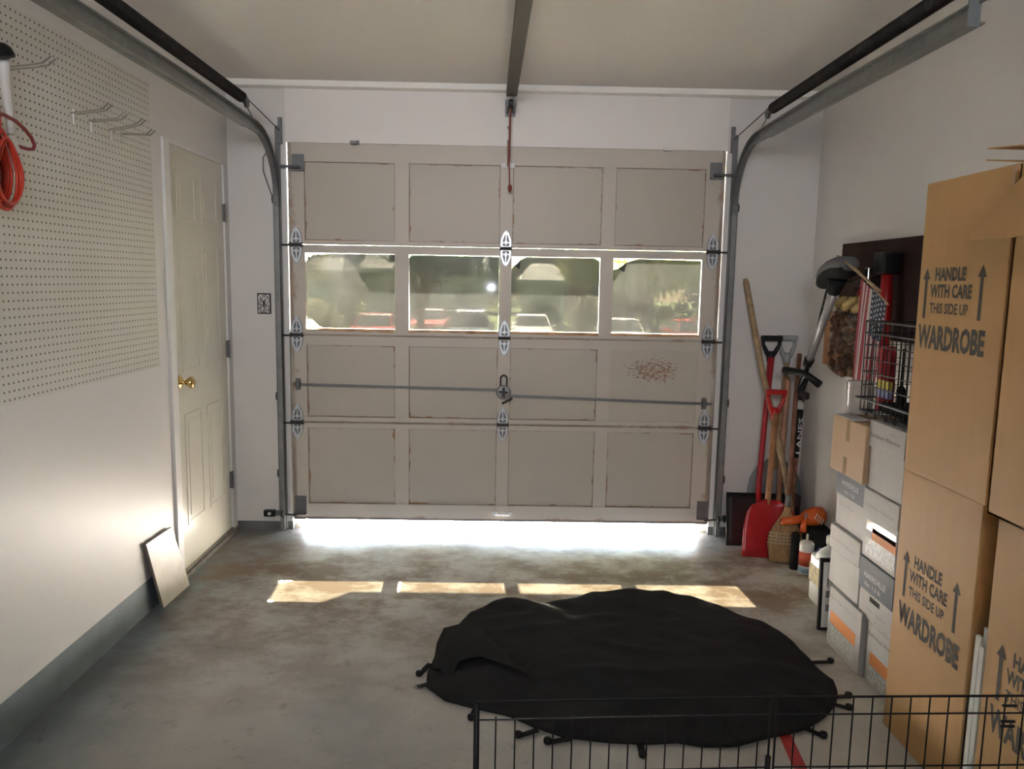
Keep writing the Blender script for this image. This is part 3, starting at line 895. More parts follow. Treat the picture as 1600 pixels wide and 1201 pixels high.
# switch plate
sw = thing('switch_plate', 'ornate black and white light switch plate on the front wall', 'switch', (-1.3675, -0.006, 1.323))
mb = MB().bbox(-1.406, -1.329, -0.0105, -0.0052, 1.265, 1.381, 0.002)
obj('plate_border', mb, BLKMAT, sw)
m, nt, b = nmat('ornate_plate')
w_ = nt.nodes.new('ShaderNodeTexVoronoi'); w_.inputs['Scale'].default_value = 85; nt.links.new(pos(nt), w_.inputs['Vector'])
nt.links.new(ramp(nt, w_.outputs['Distance'], [(0.30, (0.72, 0.72, 0.70)), (0.55, (0.25, 0.24, 0.24))]), b.inputs['Base Color'])
mb = MB().bbox(-1.400, -1.335, -0.0125, -0.0100, 1.271, 1.375, 0.001)
obj('plate', mb, m, sw)
mb = MB().box(-1.3725, -1.3625, -0.014, -0.0125, 1.306, 1.340).box(-1.371, -1.364, -0.024, -0.013, 1.320, 1.334)
obj('toggle', mb, DARKST, sw)

# ------------------------------------------------------------------ pegboard and what hangs on it
mb = MB().box(XL + 0.0005, XL + 0.006, -3.42, -0.982, 1.067, 2.287)
tag(obj('pegboard', mb, PEG), 'large white perforated pegboard panel on the left wall', 'pegboard')
hooks = [(-1.614, 2.043, 0.135, 0.012), (-1.493, 2.041, 0.13, 0.006), (-1.341, 2.037, 0.13, 0.02), (-1.248, 2.040, 0.125, -0.006)]
HL = ['empty double-prong chrome hook, leftmost of the four bare ones', 'empty double-prong chrome hook, second from the left of the bare ones', 'empty double-prong chrome hook, third from the left, prongs tilted up', 'empty double-prong chrome hook nearest the entry door']
def peg_hook(y, z, L, rise, lab, grp='bare hooks on the pegboard'):
    t = thing('pegboard_hook', lab, 'hook', (XL + 0.006, y, z), grp)
    x0 = XL + 0.008
    mb = MB()
    mb.tube([(x0, y - 0.016, z - 0.012), (x0, y + 0.016, z - 0.012)], 0.0028, 6)
    mb.tube([(x0, y, z + 0.004), (x0, y, z - 0.050)], 0.0028, 6)
    mb.tube([(x0 - 0.008, y, z + 0.004), (x0 + 0.001, y, z + 0.004)], 0.0028, 6)
    obj('back_wire', mb, CHROME, t)
    for dy in (-0.014, 0.014):
        mb = MB()
        mb.tube([(x0, y + dy, z - 0.012), (x0 + L * 0.5, y + dy, z - 0.010 + rise * 0.5), (x0 + L * 0.82, y + dy, z - 0.008 + rise), (x0 + L, y + dy, z + 0.012 + rise)], 0.0028, 6)
        obj('prong', mb, CHROME, t)
    return t
for (y, z, L, r), lab in zip(hooks, HL): peg_hook(y, z, L, r, lab)
peg_hook(-1.985, 2.100, 0.145, 0.012, 'chrome double-prong hook carrying the black-headed tool', 'loaded hooks on the pegboard')
# tool with black head and white handle
t = thing('hand_brush', 'white-handled tool with rounded black head hanging at the top left', 'brush', (XL + 0.06, -1.99, 1.85))
mb = MB(); mb.smooth = True
mb.lathe([(0.001, 0.062), (0.020, 0.058), (0.038, 0.040), (0.048, 0.010), (0.046, -0.004), (0.020, -0.010), (0.001, -0.011)], 20, Matrix.Translation(xp(3, 88, XL + 0.07)) @ Matrix.Rotation(0.25, 4, 'X') @ Matrix.Scale(0.62, 4) @ Matrix.Scale(1.6, 4, (0, 1, 0)))
obj('head', mb, BLACK, t)
mb = MB(); mb.smooth = True
mb.tube([xp(5, 90, XL + 0.068), xp(8, 125, XL + 0.05), xp(13, 170, XL + 0.04), xp(17, 208, XL + 0.035)], [0.016, 0.013, 0.012, 0.010], 12)
obj('handle', mb, WHITEPL, t)
# orange extension cord coil
t = thing('extension_cord', 'coiled orange extension cord hanging on the pegboard', 'cord', (XL + 0.05, -2.04, 1.60))
mb = MB(); mb.smooth = True
for k in range(11):
    pts = []
    pc = xp(-2, 266, XL + 0.05)
    cy = pc.y + random.uniform(-0.008, 0.008); cz = pc.z + random.uniform(-0.010, 0.010); hw = 0.074 + random.uniform(-0.022, 0.006); hh = 0.105 + random.uniform(-0.02, 0.010)
    for i in range(30):
        a = 2 * PI * i / 30
        sq = 1.0 if math.sin(a) < 0 else (1 - 0.45 * math.sin(a))
        pts.append((XL + 0.016 + k * 0.0065, cy + hw * sq * math.cos(a), cz + hh * math.sin(a)))
    mb.tube(pts, 0.0048, 6, closed=True)
obj('coil', mb, ORANGE, t)
mb = MB(); mb.smooth = True
mb.tube([xp(u_, v_, XL + 0.05) for u_, v_ in ((-30, 178), (-8, 176), (8, 180), (24, 189), (38, 201), (49, 215), (54, 227), (52, 233), (44, 233), (30, 229), (18, 222))], 0.0055, 8)
obj('loose_loop', mb, REDCORD, t)
mb = MB(); mb.smooth = True
mb.tube([xp(-12, 140, XL + 0.04), xp(-4, 175, XL + 0.04), xp(-2, 215, XL + 0.04)], 0.009, 8)
obj('plug_end', mb, ORANGE, t)
mb = MB().quadsheet(xp(16, 243, XL + 0.055), xp(33, 238, XL + 0.055), xp(22, 211, XL + 0.055), xp(5, 217, XL + 0.055), 0.001)
obj('paper_tag', mb, WHITEPL, t)

# ------------------------------------------------------------------ leaning stone tile
t = MB()
A = Vector((-1.508, -1.136, 0.002)); B = Vector((-1.497, -0.868, 0.002)); C_ = Vector((XL + 0.020, -0.958, 0.318)); D_ = Vector((XL + 0.020, -1.226, 0.326))
u = (B - A).normalized(); v = (D_ - A); nn = u.cross(v).normalized() * -0.012
if nn.x < 0: nn = -nn
vs = [A, B, C_, D_, A - nn, B - nn, C_ - nn, D_ - nn]
vs[4].z = max(vs[4].z, 0.001); vs[5].z = max(vs[5].z, 0.001)
t.add(vs, [(0, 1, 2, 3)]); t.cur = 1
t.add(vs, [(4, 7, 6, 5), (0, 4, 5, 1), (1, 5, 6, 2), (2, 6, 7, 3), (3, 7, 4, 0)])
tag(obj('stone_tile', t, [TILEM, TILEE], loc=tuple(A)), 'beige stone tile leaning on the left wall beside the entry door', 'tile')

# ------------------------------------------------------------------ cardboard boxes
def face_text(name, txt, mat, x, y, z, h, w, parent, bold=0.0):
    return text_part(name, txt, mat, (x, y, z), (0, -1, 0), (0, 0, 1), h, w, parent, bold)
def arrow(x, y, z0, z1, parent):
    hw = 0.013; hh = 0.033
    m = MB(); M = Matrix(((0, 0, -1, x), (-1, 0, 0, y), (0, 1, 0, 0), (0, 0, 0, 1)))
    m.prism([(-hw * 0.55, z0), (hw * 0.55, z0), (hw * 0.55, z1 - hh), (hw * 1.5, z1 - hh), (0, z1), (-hw * 1.5, z1 - hh), (-hw * 0.55, z1 - hh)], 0.0004, M)
    return obj('printed_arrow', m, INK, parent)
def wardrobe(name_lab, x0, x1, y0, y1, z0, z1, flaps, txy, txt=True):
    t = thing('moving_box', name_lab, 'box', ((x0 + x1) / 2, (y0 + y1) / 2, z0), 'brown wardrobe moving boxes')
    mb = MB()
    if flaps:   # open carton: four thin walls and a bottom
        th = 0.005
        mb.box(x0, x1, y0, y1, z0, z0 + th).box(x0, x0 + th, y0, y1, z0, z1).box(x1 - th, x1, y0, y1, z0, z1).box(x0, x1, y0, y0 + th, z0, z1).box(x0, x1, y1 - th, y1, z0, z1)
    else:
        mb.bbox(x0, x1, y0, y1, z0, z1, 0.004)
    obj('carton', mb, CARD, t)
    if txt:
        xf = x0 - 0.0006; (ya, zt) = txy   # ya = far end of the text block, zt = its top
        face_text('lettering', 'HANDLE', INK, xf, ya - 0.070, zt - 0.036, 0.037, 0.158, t, 0.034)
        face_text('lettering', 'WITH CARE', INK, xf, ya - 0.048, zt - 0.086, 0.037, 0.215, t, 0.034)
        face_text('lettering', 'THIS SIDE UP', INK, xf, ya - 0.052, zt - 0.134, 0.030, 0.200, t, 0.020)
        face_text('lettering', 'WARDROBE', INK, xf, ya + 0.002, zt - 0.240, 0.066, 0.345, t, 0.042)
        arrow(xf, ya - 0.022, zt - 0.152, zt, t)
        arrow(xf, ya - 0.305, zt - 0.146, zt + 0.006, t)
    return t
wardrobe('closed brown wardrobe box on the floor beside the white file boxes, arrows facing left', 1.300, 1.738, -2.440, -2.010, 0.001, 0.893, False, (-2.052, 0.632))
u1 = wardrobe('tall brown wardrobe box stacked above the white file boxes with WARDROBE print', 1.288, 1.730, -2.465, -2.030, 0.895, 1.795, False, (-2.052, 1.535))
mb = MB().quadsheet((1.20, -2.40, 1.825), (1.288, -2.465, 1.796), (1.62, -2.465, 1.796), (1.60, -2.38, 1.826), 0.003)
mb = MB().box(1.284, 1.288, -2.462, -2.45, 1.70, 1.79)
obj('torn_corner', mb, CARDP, u1)
wardrobe('brown wardrobe box on the floor at the right edge behind the wire pen', 1.285, 1.735, -3.02, -2.530, 0.001, 0.893, False, (-2.575, 0.565))
u2 = wardrobe('open-topped brown wardrobe box with hanging flaps at the right edge', 1.256, 1.735, -3.02, -2.525, 0.895, 1.785, True, (0, 0), txt=False)
mb = MB().quadsheet((1.252, -2.60, 1.785), (1.090, -2.60, 1.588), (1.090, -3.00, 1.588), (1.252, -3.00, 1.785), 0.004)
obj('flap', mb, CARD, u2)
mb = MB().quadsheet((1.28, -2.53, 1.790), (1.315, -2.28, 1.832), (1.70, -2.28, 1.832), (1.73, -2.53, 1.790), 0.004)
obj('flap', mb, CARD, u2)
mb = MB().quadsheet((1.28, -2.99, 1.790), (1.33, -3.18, 1.86), (1.70, -3.18, 1.86), (1.73, -2.99, 1.790), 0.004)
obj('flap', mb, CARD, u2)
mb = MB().quadsheet((1.38, -2.60, 1.800), (1.38, -2.95, 1.800), (1.74, -2.95, 1.93), (1.74, -2.6, 1.93), 0.004)
mb = MB().quadsheet((1.29, -2.47, 1.840), (1.29, -2.32, 1.856), (1.66, -2.32, 1.856), (1.66, -2.47, 1.840), 0.003)
obj('flap', mb, CARD, u2)

def filebox(lab, x0, x1, y0, y1, z0, z1, lid=None, lidh=0.11, body=None, deco=()):
    """lidded file carton; text and colour blocks go on the face turned to the room (-x)"""
    t = thing('file_box', lab, 'box', ((x0 + x1) / 2, (y0 + y1) / 2, z0), 'white file boxes against the right wall')
    mb = MB().bbox(x0, x1, y0, y1, z0, z1 - 0.004 if lid else z1 - 0.001, 0.003)
    obj('carton', mb, body or CARDW, t)
    if lid:
        mb = MB().bbox(x0 - 0.006, x1 + 0.002, y0 - 0.005, y1 + 0.005, z1 - lidh, z1 - 0.001, 0.003)
        obj('lid', mb, lid, t)
    for d in deco:
        k = d[0]
        if k == 'text':
            _, txt, ya, zb, h, w, mat, onlid = d
            face_text('lettering', txt, mat, (x0 - 0.0066) if onlid else (x0 - 0.0004), ya, zb, h, w, t)
        else:
            _, nm, ya, yb, za, zb, mat = d
            mb = MB().box(x0 - 0.0008, x0 + 0.001, yb, ya, za, zb)
            obj(nm, mb, mat, t)
    return t
XA = 1.372
SX = 1.735
A0, A1 = -1.612, -1.345     # far column
B0, B1 = -1.880, -1.624     # near column
filebox('bottom white box of the far column, with a bright orange band, on the floor', XA - 0.014, SX, A0 - 0.075, A1 - 0.05, 0.001, 0.250, None, deco=(
    ('text', 'Bethlehem Wilkerson', A1 - 0.068, 0.205, 0.014, 0.235, INKF, False), ('b', 'orange_band', A1 - 0.075, A0 - 0.035, 0.100, 0.150, ORCARD),
    ('b', 'printed_label', A1 - 0.085, A0 - 0.03, 0.030, 0.092, PAPERG)))
filebox('second white box up in the far column, plain with a grey text line', XA, SX, A0, A1, 0.252, 0.500, CARDW, 0.100, deco=(
    ('text', 'Bethlehem Wilkerson', A1 - 0.014, 0.440, 0.014, 0.215, INKF, True),))
filebox('third white box up in the far column, under a slate-blue printed lid', XA + 0.010, SX, A0, A1, 0.502, 0.730, LIDBLUE, 0.098, deco=(
    ('text', 'HARRISVILLE', A1 - 0.050, 0.678, 0.022, 0.150, INKW, True), ('text', 'No. 1.5 lb', A1 - 0.085, 0.648, 0.014, 0.085, INKW, True),
    ('text', 'Bethlehem Wilkerson', A1 - 0.030, 0.590, 0.012, 0.13, INKF, False)))
cb = thing('cardboard_box', 'plain pale brown cardboard box on top of the far white column', 'box', (1.55, -1.47, 0.732))
mb = MB().bbox(1.352, 1.700, -1.618, -1.325, 0.732, 0.955, 0.003)
obj('carton', mb, CARDP, cb)
mb = MB().box(1.3512, 1.353, -1.485, -1.455, 0.87, 0.953).box(1.3512, 1.353, -1.475, -1.445, 0.735, 0.805).box(1.352, 1.70, -1.485, -1.455, 0.9535, 0.9558)
obj('tape_strip', mb, TAPE, cb)
mb = MB().quadsheet((1.352, -1.335, 0.957), (1.352, -1.50, 0.957), (1.42, -1.50, 0.960), (1.42, -1.335, 0.960), 0.0015)
obj('flap', mb, WHITEPL, cb)
B0, B1 = -1.955, -1.700
filebox('bottom white box of the near column, orange band low on its side', XA + 0.004, SX, B0, B1, 0.001, 0.232, None, deco=(
    ('text', 'Bethlehem Wilkerson', B1 - 0.014, 0.185, 0.014, 0.225, INK, False), ('b', 'orange_band', B1 - 0.035, B0 + 0.004, 0.078, 0.125, ORCARD),
    ('b', 'printed_label', B1 - 0.03, B0 + 0.004, 0.015, 0.070, PAPERG)))
B0, B1 = -1.880, -1.624
b2 = filebox('second white box up in the near column, slate-blue lid and dark handle slot', XA, SX, B0, B1, 0.234, 0.462, LIDBLUE, 0.120, deco=(
    ('text', 'HARRISVILLE', B1 - 0.040, 0.392, 0.022, 0.165, INKW, True), ('text', 'No. 1.5 lb', B1 - 0.05, 0.362, 0.016, 0.12, INKW, True),
    ('text', 'Green Magnolia', B1 - 0.060, 0.272, 0.013, 0.15, INKF, False), ('text', 'M I L L  WOOL', B1 - 0.014, 0.242, 0.012, 0.22, INKF, False),
    ('b', 'handle_slot', B1 - 0.085, B1 - 0.160, 0.310, 0.328, BLKMAT)))
filebox('third white box up in the near column, glossy tape over an orange label', XA - 0.004, SX, B0, B1, 0.464, 0.726, CARDW, 0.090, deco=(
    ('text', 'Bethlehem Wilkerson', B1 - 0.012, 0.662, 0.015, 0.225, INKF, True), ('b', 'glossy_tape', B1 - 0.025, B0 + 0.01, 0.574, 0.612, SHINY), ('b', 'orange_band', B1 - 0.07, B0 + 0.006, 0.545, 0.590, ORCARD),
    ('b', 'printed_label', B1 - 0.03, B0 + 0.006, 0.482, 0.545, PAPERG)))
filebox('top white box of the near column, under the black wire basket', XA - 0.002, SX, B0, B1, 0.728, 0.985, CARDW, 0.100, deco=(
    ('text', 'Bethlehem Wilkerson', B1 - 0.012, 0.925, 0.015, 0.215, INK, True), ('text', 'Magnolia', B1 - 0.15, 0.955, 0.010, 0.05, INKF, True)))

# clear tub on the cardboard box
t = thing('plastic_tub', 'milky clear plastic tub with red specks on the brown cardboard box', 'tub', (1.425, -1.392, 0.972))
mb = MB(); mb.smooth = True; mb.lathe([(0.044, 0), (0.050, 0.002), (0.056, 0.125), (0.058, 0.127)], 24, Matrix.Translation((1.425, -1.392, 0.972)))
obj('tub_body', mb, PLTUB, t)
mb = MB()
for i in range(14):
    a = random.uniform(0, 6.28); z = random.uniform(0.07, 0.12); r_ = 0.0545
    mb.lathe([(0.0025, -0.001), (0.0025, 0.001)], 6, Matrix.Translation((1.425 + r_ * math.cos(a), -1.392 + r_ * math.sin(a), 0.972 + z)) @ Matrix.Rotation(a, 4, 'Z') @ RY)
obj('red_specks', mb, REDPL, t, kind='stuff')

# ------------------------------------------------------------------ wire basket
t = thing('wire_basket', 'black wire basket crate standing on the top white file box', 'basket', (1.52, -1.70, 0.988))
bx0, bx1, by0, by1, bz0, bz1 = 1.392, 1.68, -1.90, -1.470, 0.992, 1.345
mb = MB()
def loop(z, x0=bx0, x1=bx1, y0=by0, y1=by1, r=0.0035):
    mb.tube([(x0, y0, z), (x1, y0, z), (x1, y1, z), (x0, y1, z)], r, 6, closed=True)
loop(bz0 + 0.006); loop(bz0 + 0.055, bx0 - 0.012, bx1, by0, by1 + 0.015, 0.0045); loop(bz1, r=0.0045); loop(bz1 - 0.045, r=0.004)
for k in range(1, 5): loop(bz0 + 0.055 + k * 0.052, r=0.0022)
obj('rim_wire', mb, BLACK, t)
mb = MB()
def vline(x, y, r=0.0020): mb.tube([(x, y, bz0 + 0.006), (x, y, bz1)], r, 5)
for k in range(15): vline(bx0, by1 - k * (by1 - by0) / 14); vline(bx1, by1 - k * (by1 - by0) / 14)
for k in range(9): vline(bx0 + k * (bx1 - bx0) / 8, by1); vline(bx0 + k * (bx1 - bx0) / 8, by0)
for k in range(14): mb.tube([(bx0, by1 - k * 0.033, bz0 + 0.006), (bx1, by1 - k * 0.033, bz0 + 0.006)], 0.002, 5)
obj('wire_grid', mb, BLACK, t)
for yy in (-1.53, -1.60, -1.68, -1.75):
    mb = MB().tube([(bx0 - 0.002 + 0.0 , yy + 0.009 * math.cos(a * PI / 4), bz0 + 0.003 + 0.009 * math.sin(a * PI / 4)) for a in range(8)], 0.0022, 5, closed=True)
    obj('wire_ring', mb, BLACK, t)
t = thing('snack_packet', 'yellow and blue packet inside the wire basket', 'packet', (1.42, -1.62, 1.075))
mb = MB().bbox(1.400, 1.418, -1.665, -1.575, 1.100, 1.130, 0.003); obj('yellow_half', mb, YELLOW, t)
mb = MB().bbox(1.400, 1.418, -1.665, -1.575, 1.066, 1.100, 0.003); obj('blue_half', mb, simple('lilac_blue_card', (0.20, 0.22, 0.42), 0.5), t)
mb = MB().bbox(1.43, 1.56, -1.86, -1.53, 1.000, 1.040, 0.015)
tag(obj('shoe_tray', mb, BLKMAT), 'flat black tray lying in the bottom of the wire basket', 'tray')
mb = MB()
mb.smooth = True; mb.lathe([(0.014, 0), (0.016, 0.01), (0.016, 0.06), (0.006, 0.075), (0.005, 0.20), (0.010, 0.205), (0.002, 0.21)], 12, Matrix.Translation((1.44, -1.68, 1.046)))
tag(obj('hose_nozzle', mb, BLKMAT), 'slim black nozzle standing in the wire basket', 'nozzle')
mb = MB(); mb.smooth = True; mb.lathe([(0.030, 0), (0.032, 0.01), (0.030, 0.22), (0.026, 0.25)], 16, Matrix.Translation((1.47, -1.505, 1.0)))
tag(obj('red_canister', mb, REDDK), 'dark red canister standing in the wire basket', 'canister')

# ------------------------------------------------------------------ dark panel and things hung on the right wall
mb = MB().bbox(1.716, 1.744, -1.42, -0.442, 1.24, 1.692, 0.004)
tag(obj('wooden_backboard', mb, DKWOOD), 'dark brown wooden panel fixed to the right wall behind the flag', 'panel')
for i, (z) in enumerate((1.55, 1.40)):
    pass
# bicycle floor pump hung upside down
t = thing('bicycle_pump', 'silver bicycle floor pump hanging upside down, grey foot at the top', 'pump', (1.60, -0.55, 1.0))
top = xp(1307, 446, 1.560); bot = xp(1264, 563, 1.575); ax = (bot - top).normalized()
mb = MB(); mb.smooth = True; mb.tube([top, bot], 0.0195, 18)
obj('barrel', mb, simple('brushed_aluminium', (0.46, 0.47, 0.49), 0.3, 0.45, var=0.06), t)
mb = MB(); mb.smooth = True
mb.tube([bot - ax * 0.012, bot + ax * 0.035], [0.026, 0.022], 14); mb.tube([bot + ax * 0.03, bot + ax * 0.09], 0.008, 8)
hc = bot + ax * 0.092
obj('collar', mb, BLACK, t)
mb = MB(); mb.smooth = True
hl = yp(1224, 578, hc.y + 0.09); hr = yp(1281, 601, hc.y - 0.07)
mb.tube([hl, hl.lerp(hc, 0.2), hc, hr], [0.019, 0.021, 0.017, 0.021], 12)
obj('handle', mb, BLACK, t)
mb = MB(); mb.smooth = True
# broad foot
pf = Matrix.Translation(top + Vector((0, 0.0, 0.02))) @ Matrix.Rotation(-0.12, 4, 'X')
foot = []
for i, (yy, hw, hh, zc) in enumerate(((0.175, 0.012, 0.020, -0.010), (0.155, 0.040, 0.052, 0.004), (0.10, 0.052, 0.072, 0.020), (0.03, 0.058, 0.075, 0.030), (-0.04, 0.055, 0.070, 0.036), (-0.10, 0.050, 0.064, 0.030), (-0.145, 0.042, 0.056, 0.028), (-0.15, 0.012, 0.02, 0.028))):
    foot.append((yy, hw, hh, zc))
vs = []; fs = []; n = 14
for (yy, hw, hh, zc) in foot:
    for j in range(n):
        a = 2 * PI * j / n
        vs.append(pf @ Vector((hw * math.cos(a), yy, zc + 0.035 + hh * 0.6 * math.sin(a))))
for i in range(len(foot) - 1):
    for j in range(n):
        fs.append((i * n + j, i * n + (j + 1) % n, (i + 1) * n + (j + 1) % n, (i + 1) * n + j))
fs.append(tuple(range(n))); fs.append(tuple((len(foot) - 1) * n + j for j in range(n)))
mb.add(vs, fs)
obj('foot', mb, simple('mid_grey_rubber', (0.13, 0.13, 0.14), 0.6, var=0.15), t)
mb = MB(); mb.smooth = True
mb.add([v + Vector((0, 0, -0.028)) if True else v for v in [Vector(q) for q in vs]], fs)
mb.v = [(x + (0.0), y * 0.96 + top.y * 0.04, z) for (x, y, z) in mb.v]
mb.tube([top + Vector((0, 0, 0.03)), top + ax * 0.05], [0.045, 0.026], 14)
obj('foot_sole', mb, BLKMAT, t)
mb = MB(); mb.smooth = True
mb.tube([xp(1297, 438, 1.57), xp(1290, 460, 1.575), xp(1283, 488, 1.58), xp(1277, 515, 1.585), xp(1268, 550, 1.59), xp(1262, 580, 1.59)], 0.0055, 8)
mb.tube([hc + Vector((0, 0.02, 0)), hc + Vector((-0.01, 0.06, -0.10)), hc + Vector((0, -0.01, -0.15)), hc + Vector((0, -0.05, -0.11))], 0.005, 8)
obj('hose', mb, BLACK, t)
mb = MB().bbox(hc.x - 0.015, hc.x + 0.015, hc.y - 0.06, hc.y + 0.02, hc.z - 0.135, hc.z - 0.095, 0.01)
obj('valve_head', mb, BLACK, t)
text_part('lettering', 'JOE', INK, tuple(top + ax * 0.15 + Vector((-0.0215, 0.006, 0))), tuple(-ax), (0, 0.86, 0.5), 0.020, 0.085, t, 0.0)
# hidden fixing that carries the pump, bag and flag
mb = MB()
for y, z in ((-0.60, 1.50), (-0.86, 1.47), (-1.02, 1.56)):
    mb.tube([(1.716, y, z), (1.60, y, z)], 0.004, 6)
mb.tube([(1.716, -0.60, 1.50), (1.716, -1.02, 1.56)], 0.003, 6)
tag(obj('wall_hook_rail', mb, DARKST), 'dark hook rail on the brown wall panel', 'hook rail')

# bag of brown stuff
t = thing('plastic_bag', 'clear plastic bag of dark brown bulbs with a knotted yellow top', 'bag', (1.63, -0.76, 1.05))
mb = MB(); mb.smooth = True
prof = [(0.02, 0.0), (0.085, 0.006), (0.118, 0.03), (0.122, 0.12), (0.115, 0.22), (0.105, 0.29), (0.085, 0.325), (0.055, 0.335)]
MBG = Matrix.Translation((1.656, -0.735, 1.045)) @ Matrix.Scale(0.42, 4, (1, 0, 0)) @ Matrix.Scale(1.72, 4, (0, 1, 0))
mb.lathe(prof, 24, MBG)
obj('clear_bag', mb, PLBAG, t)
mb = MB(); mb.smooth = True
for k in range(230):
    a = random.uniform(0, 6.283); r_ = random.uniform(0.5, 0.98) * 0.1; z = random.uniform(0.02, 0.30)
    c = MBG @ Vector((r_ * math.cos(a), r_ * math.sin(a), z)); s_ = random.uniform(0.016, 0.026)
    mb.cur = 0 if random.random() < 0.86 else 1
    mb.lathe([(0.3 * s_, -0.9 * s_), (0.9 * s_, -0.4 * s_), (s_, 0.1 * s_), (0.7 * s_, 0.7 * s_), (0.2 * s_, s_)], 7, Matrix.Translation(c) @ Matrix.Rotation(random.uniform(0, 3), 4, 'X'))
mb.cur = 0
o = obj('bulbs', mb, [simple('dark_brown_bulb', (0.10, 0.040, 0.014), 0.6, var=0.4, scale=30), simple('orange_brown_bulb', (0.32, 0.12, 0.04), 0.5, var=0.3)], t)
o['kind'] = 'stuff'
mb = MB(); mb.smooth = True
for k in range(7):
    a = k * 0.9
    mb.tube([(1.655 + 0.03 * math.cos(a), -0.775 + 0.13 * math.sin(a), 1.370), (1.655 + 0.040 * math.cos(a + .5), -0.775 + 0.165 * math.sin(a + .5), 1.395), (1.655 + 0.03 * math.cos(a + 1), -0.775 + 0.13 * math.sin(a + 1), 1.420)], [0.020, 0.026, 0.014], 8)
mb.tube([(1.655, -0.765, 1.38), (1.655, -0.86, 1.43), (1.64, -0.86, 1.47)], [0.04, 0.02, 0.006], 8)
obj('knotted_top', mb, simple('yellow_cloth', (0.44, 0.33, 0.13), 0.7, var=0.2), t)
# pine board behind
mb = MB().bbox(1.722, 1.7435, -0.39, -0.275, 1.06, 1.345, 0.002)
tag(obj('pine_board', mb, WOODO), 'short orange-brown pine board fixed to the right wall behind the pump', 'board')
# red and black items behind the flag
t = thing('umbrella', 'red folded umbrella with a black cap hanging on the dark panel', 'umbrella', (1.66, -1.17, 1.05))
mb = MB(); mb.smooth = True; mb.tube([xp(1380, 596, 1.67), xp(1381, 540, 1.67), xp(1384, 470, 1.67), xp(1386, 426, 1.67)], [0.016, 0.024, 0.026, 0.024], 14)
obj('folded_cover', mb, REDPL, t)
cp = xp(1386, 412, 1.67)
mb = MB().bbox(1.630, 1.710, cp.y - 0.05, cp.y + 0.05, cp.z - 0.045, cp.z + 0.05, 0.008); obj('cap', mb, BLACK, t)
t = thing('red_bag', 'long red fabric sleeve hanging between the bag and the flag', 'bag', (1.67, -0.96, 1.0))
mb = MB(); mb.smooth = True; mb.tube([xp(1352, 432, 1.68), xp(1349, 460, 1.68), xp(1344, 520, 1.68), xp(1340, 585, 1.68)], [0.012, 0.030, 0.034, 0.024], 12)
obj('cloth_sleeve', mb, REDDK, t)
cp = xp(1358, 430, 1.65)
mb = MB().bbox(1.635, 1.66, cp.y - 0.017, cp.y + 0.017, cp.z - 0.04, cp.z + 0.035, 0.006)
obj('buckle', mb, CHROME, t)

# small flag on a stick
t = thing('hand_flag', 'small stars and stripes flag drooping from a thin wooden stick', 'flag', (1.56, -1.0, 1.2))
s0 = xp(1311, 401, 1.545); s1 = xp(1376, 455, 1.50)
mb = MB(); mb.smooth = True; mb.tube([s0, (s0 + s1) / 2, s1], 0.0055, 8)
mb.tube([s0 + Vector((0, 0.02, 0.005)), (s0 + s1) / 2 + Vector((0, 0, 0.008)), xp(1388, 476, 1.49)], 0.0035, 6)
obj('stick', mb, WOODL, t)
# cloth: u along stick (0..1), v down; stripes run down, canton at the near upper part
m, nt, b = nmat('flag_cloth')
uvn = nt.nodes.new('ShaderNodeUVMap'); uvn.uv_map = 'UVMap'
sep = nt.nodes.new('ShaderNodeSeparateXYZ'); nt.links.new(uvn.outputs[0], sep.inputs[0])
st = mth(nt, 'GREATER_THAN', mth(nt, 'FRACT', mth(nt, 'MULTIPLY', sep.outputs[0], 6.5)), 0.5)
stripe = mix(nt, st, (0.27, 0.025, 0.04), (0.44, 0.38, 0.38))
can = mth(nt, 'MULTIPLY', mth(nt, 'GREATER_THAN', sep.outputs[0], 0.46), mth(nt, 'LESS_THAN', sep.outputs[1], 0.46))
su = mth(nt, 'SUBTRACT', mth(nt, 'FRACT', mth(nt, 'MULTIPLY', sep.outputs[0], 11)), 0.5)
sv = mth(nt, 'SUBTRACT', mth(nt, 'FRACT', mth(nt, 'ADD', mth(nt, 'MULTIPLY', sep.outputs[1], 18), mth(nt, 'MULTIPLY', mth(nt, 'FLOOR', mth(nt, 'MULTIPLY', sep.outputs[0], 11)), 0.5))), 0.5)
sd = mth(nt, 'ADD', mth(nt, 'MULTIPLY', su, su), mth(nt, 'MULTIPLY', sv, sv))
star = mth(nt, 'LESS_THAN', sd, 0.06)
canc = mix(nt, star, (0.012, 0.02, 0.05), (0.42, 0.42, 0.45))
nt.links.new(mix(nt, can, stripe, canc), b.inputs['Base Color'])
b.inputs['Roughness'].default_value = 0.8
NU, NV = 34, 26
vs = []; fs = []; uv = []
tA = xp(1346, 437, 1.515); tB = xp(1385, 472, 1.49)
bA = xp(1329, 594, 1.53); bB = xp(1364, 610, 1.50)
for j in range(NV + 1):
    v_ = j / NV
    for i in range(NU + 1):
        u_ = i / NU
        tp = tA.lerp(tB, u_); bt = bA.lerp(bB, u_)
        p = tp.lerp(bt, v_)
        if u_ > 0.55: p.z += (u_ - 0.55) * 0.08 * v_ ** 3
        p.x += 0.008 * math.sin(u_ * 2 * PI * 2.2 + v_ * 1.3) * (0.25 + v_ * 0.9)
        p.y += 0.007 * math.sin(u_ * 7 + 3 * v_) * v_
        vs.append(p); uv.append((u_, v_))
for j in range(NV):
    for i in range(NU):
        a = j * (NU + 1) + i
        fs.append((a, a + 1, a + NU + 2, a + NU + 1))
mb = MB(); mb.smooth = True; mb.add(vs, fs)
fo = obj('flag_cloth', mb, m, t)
ul = fo.data.uv_layers.new(name='UVMap')
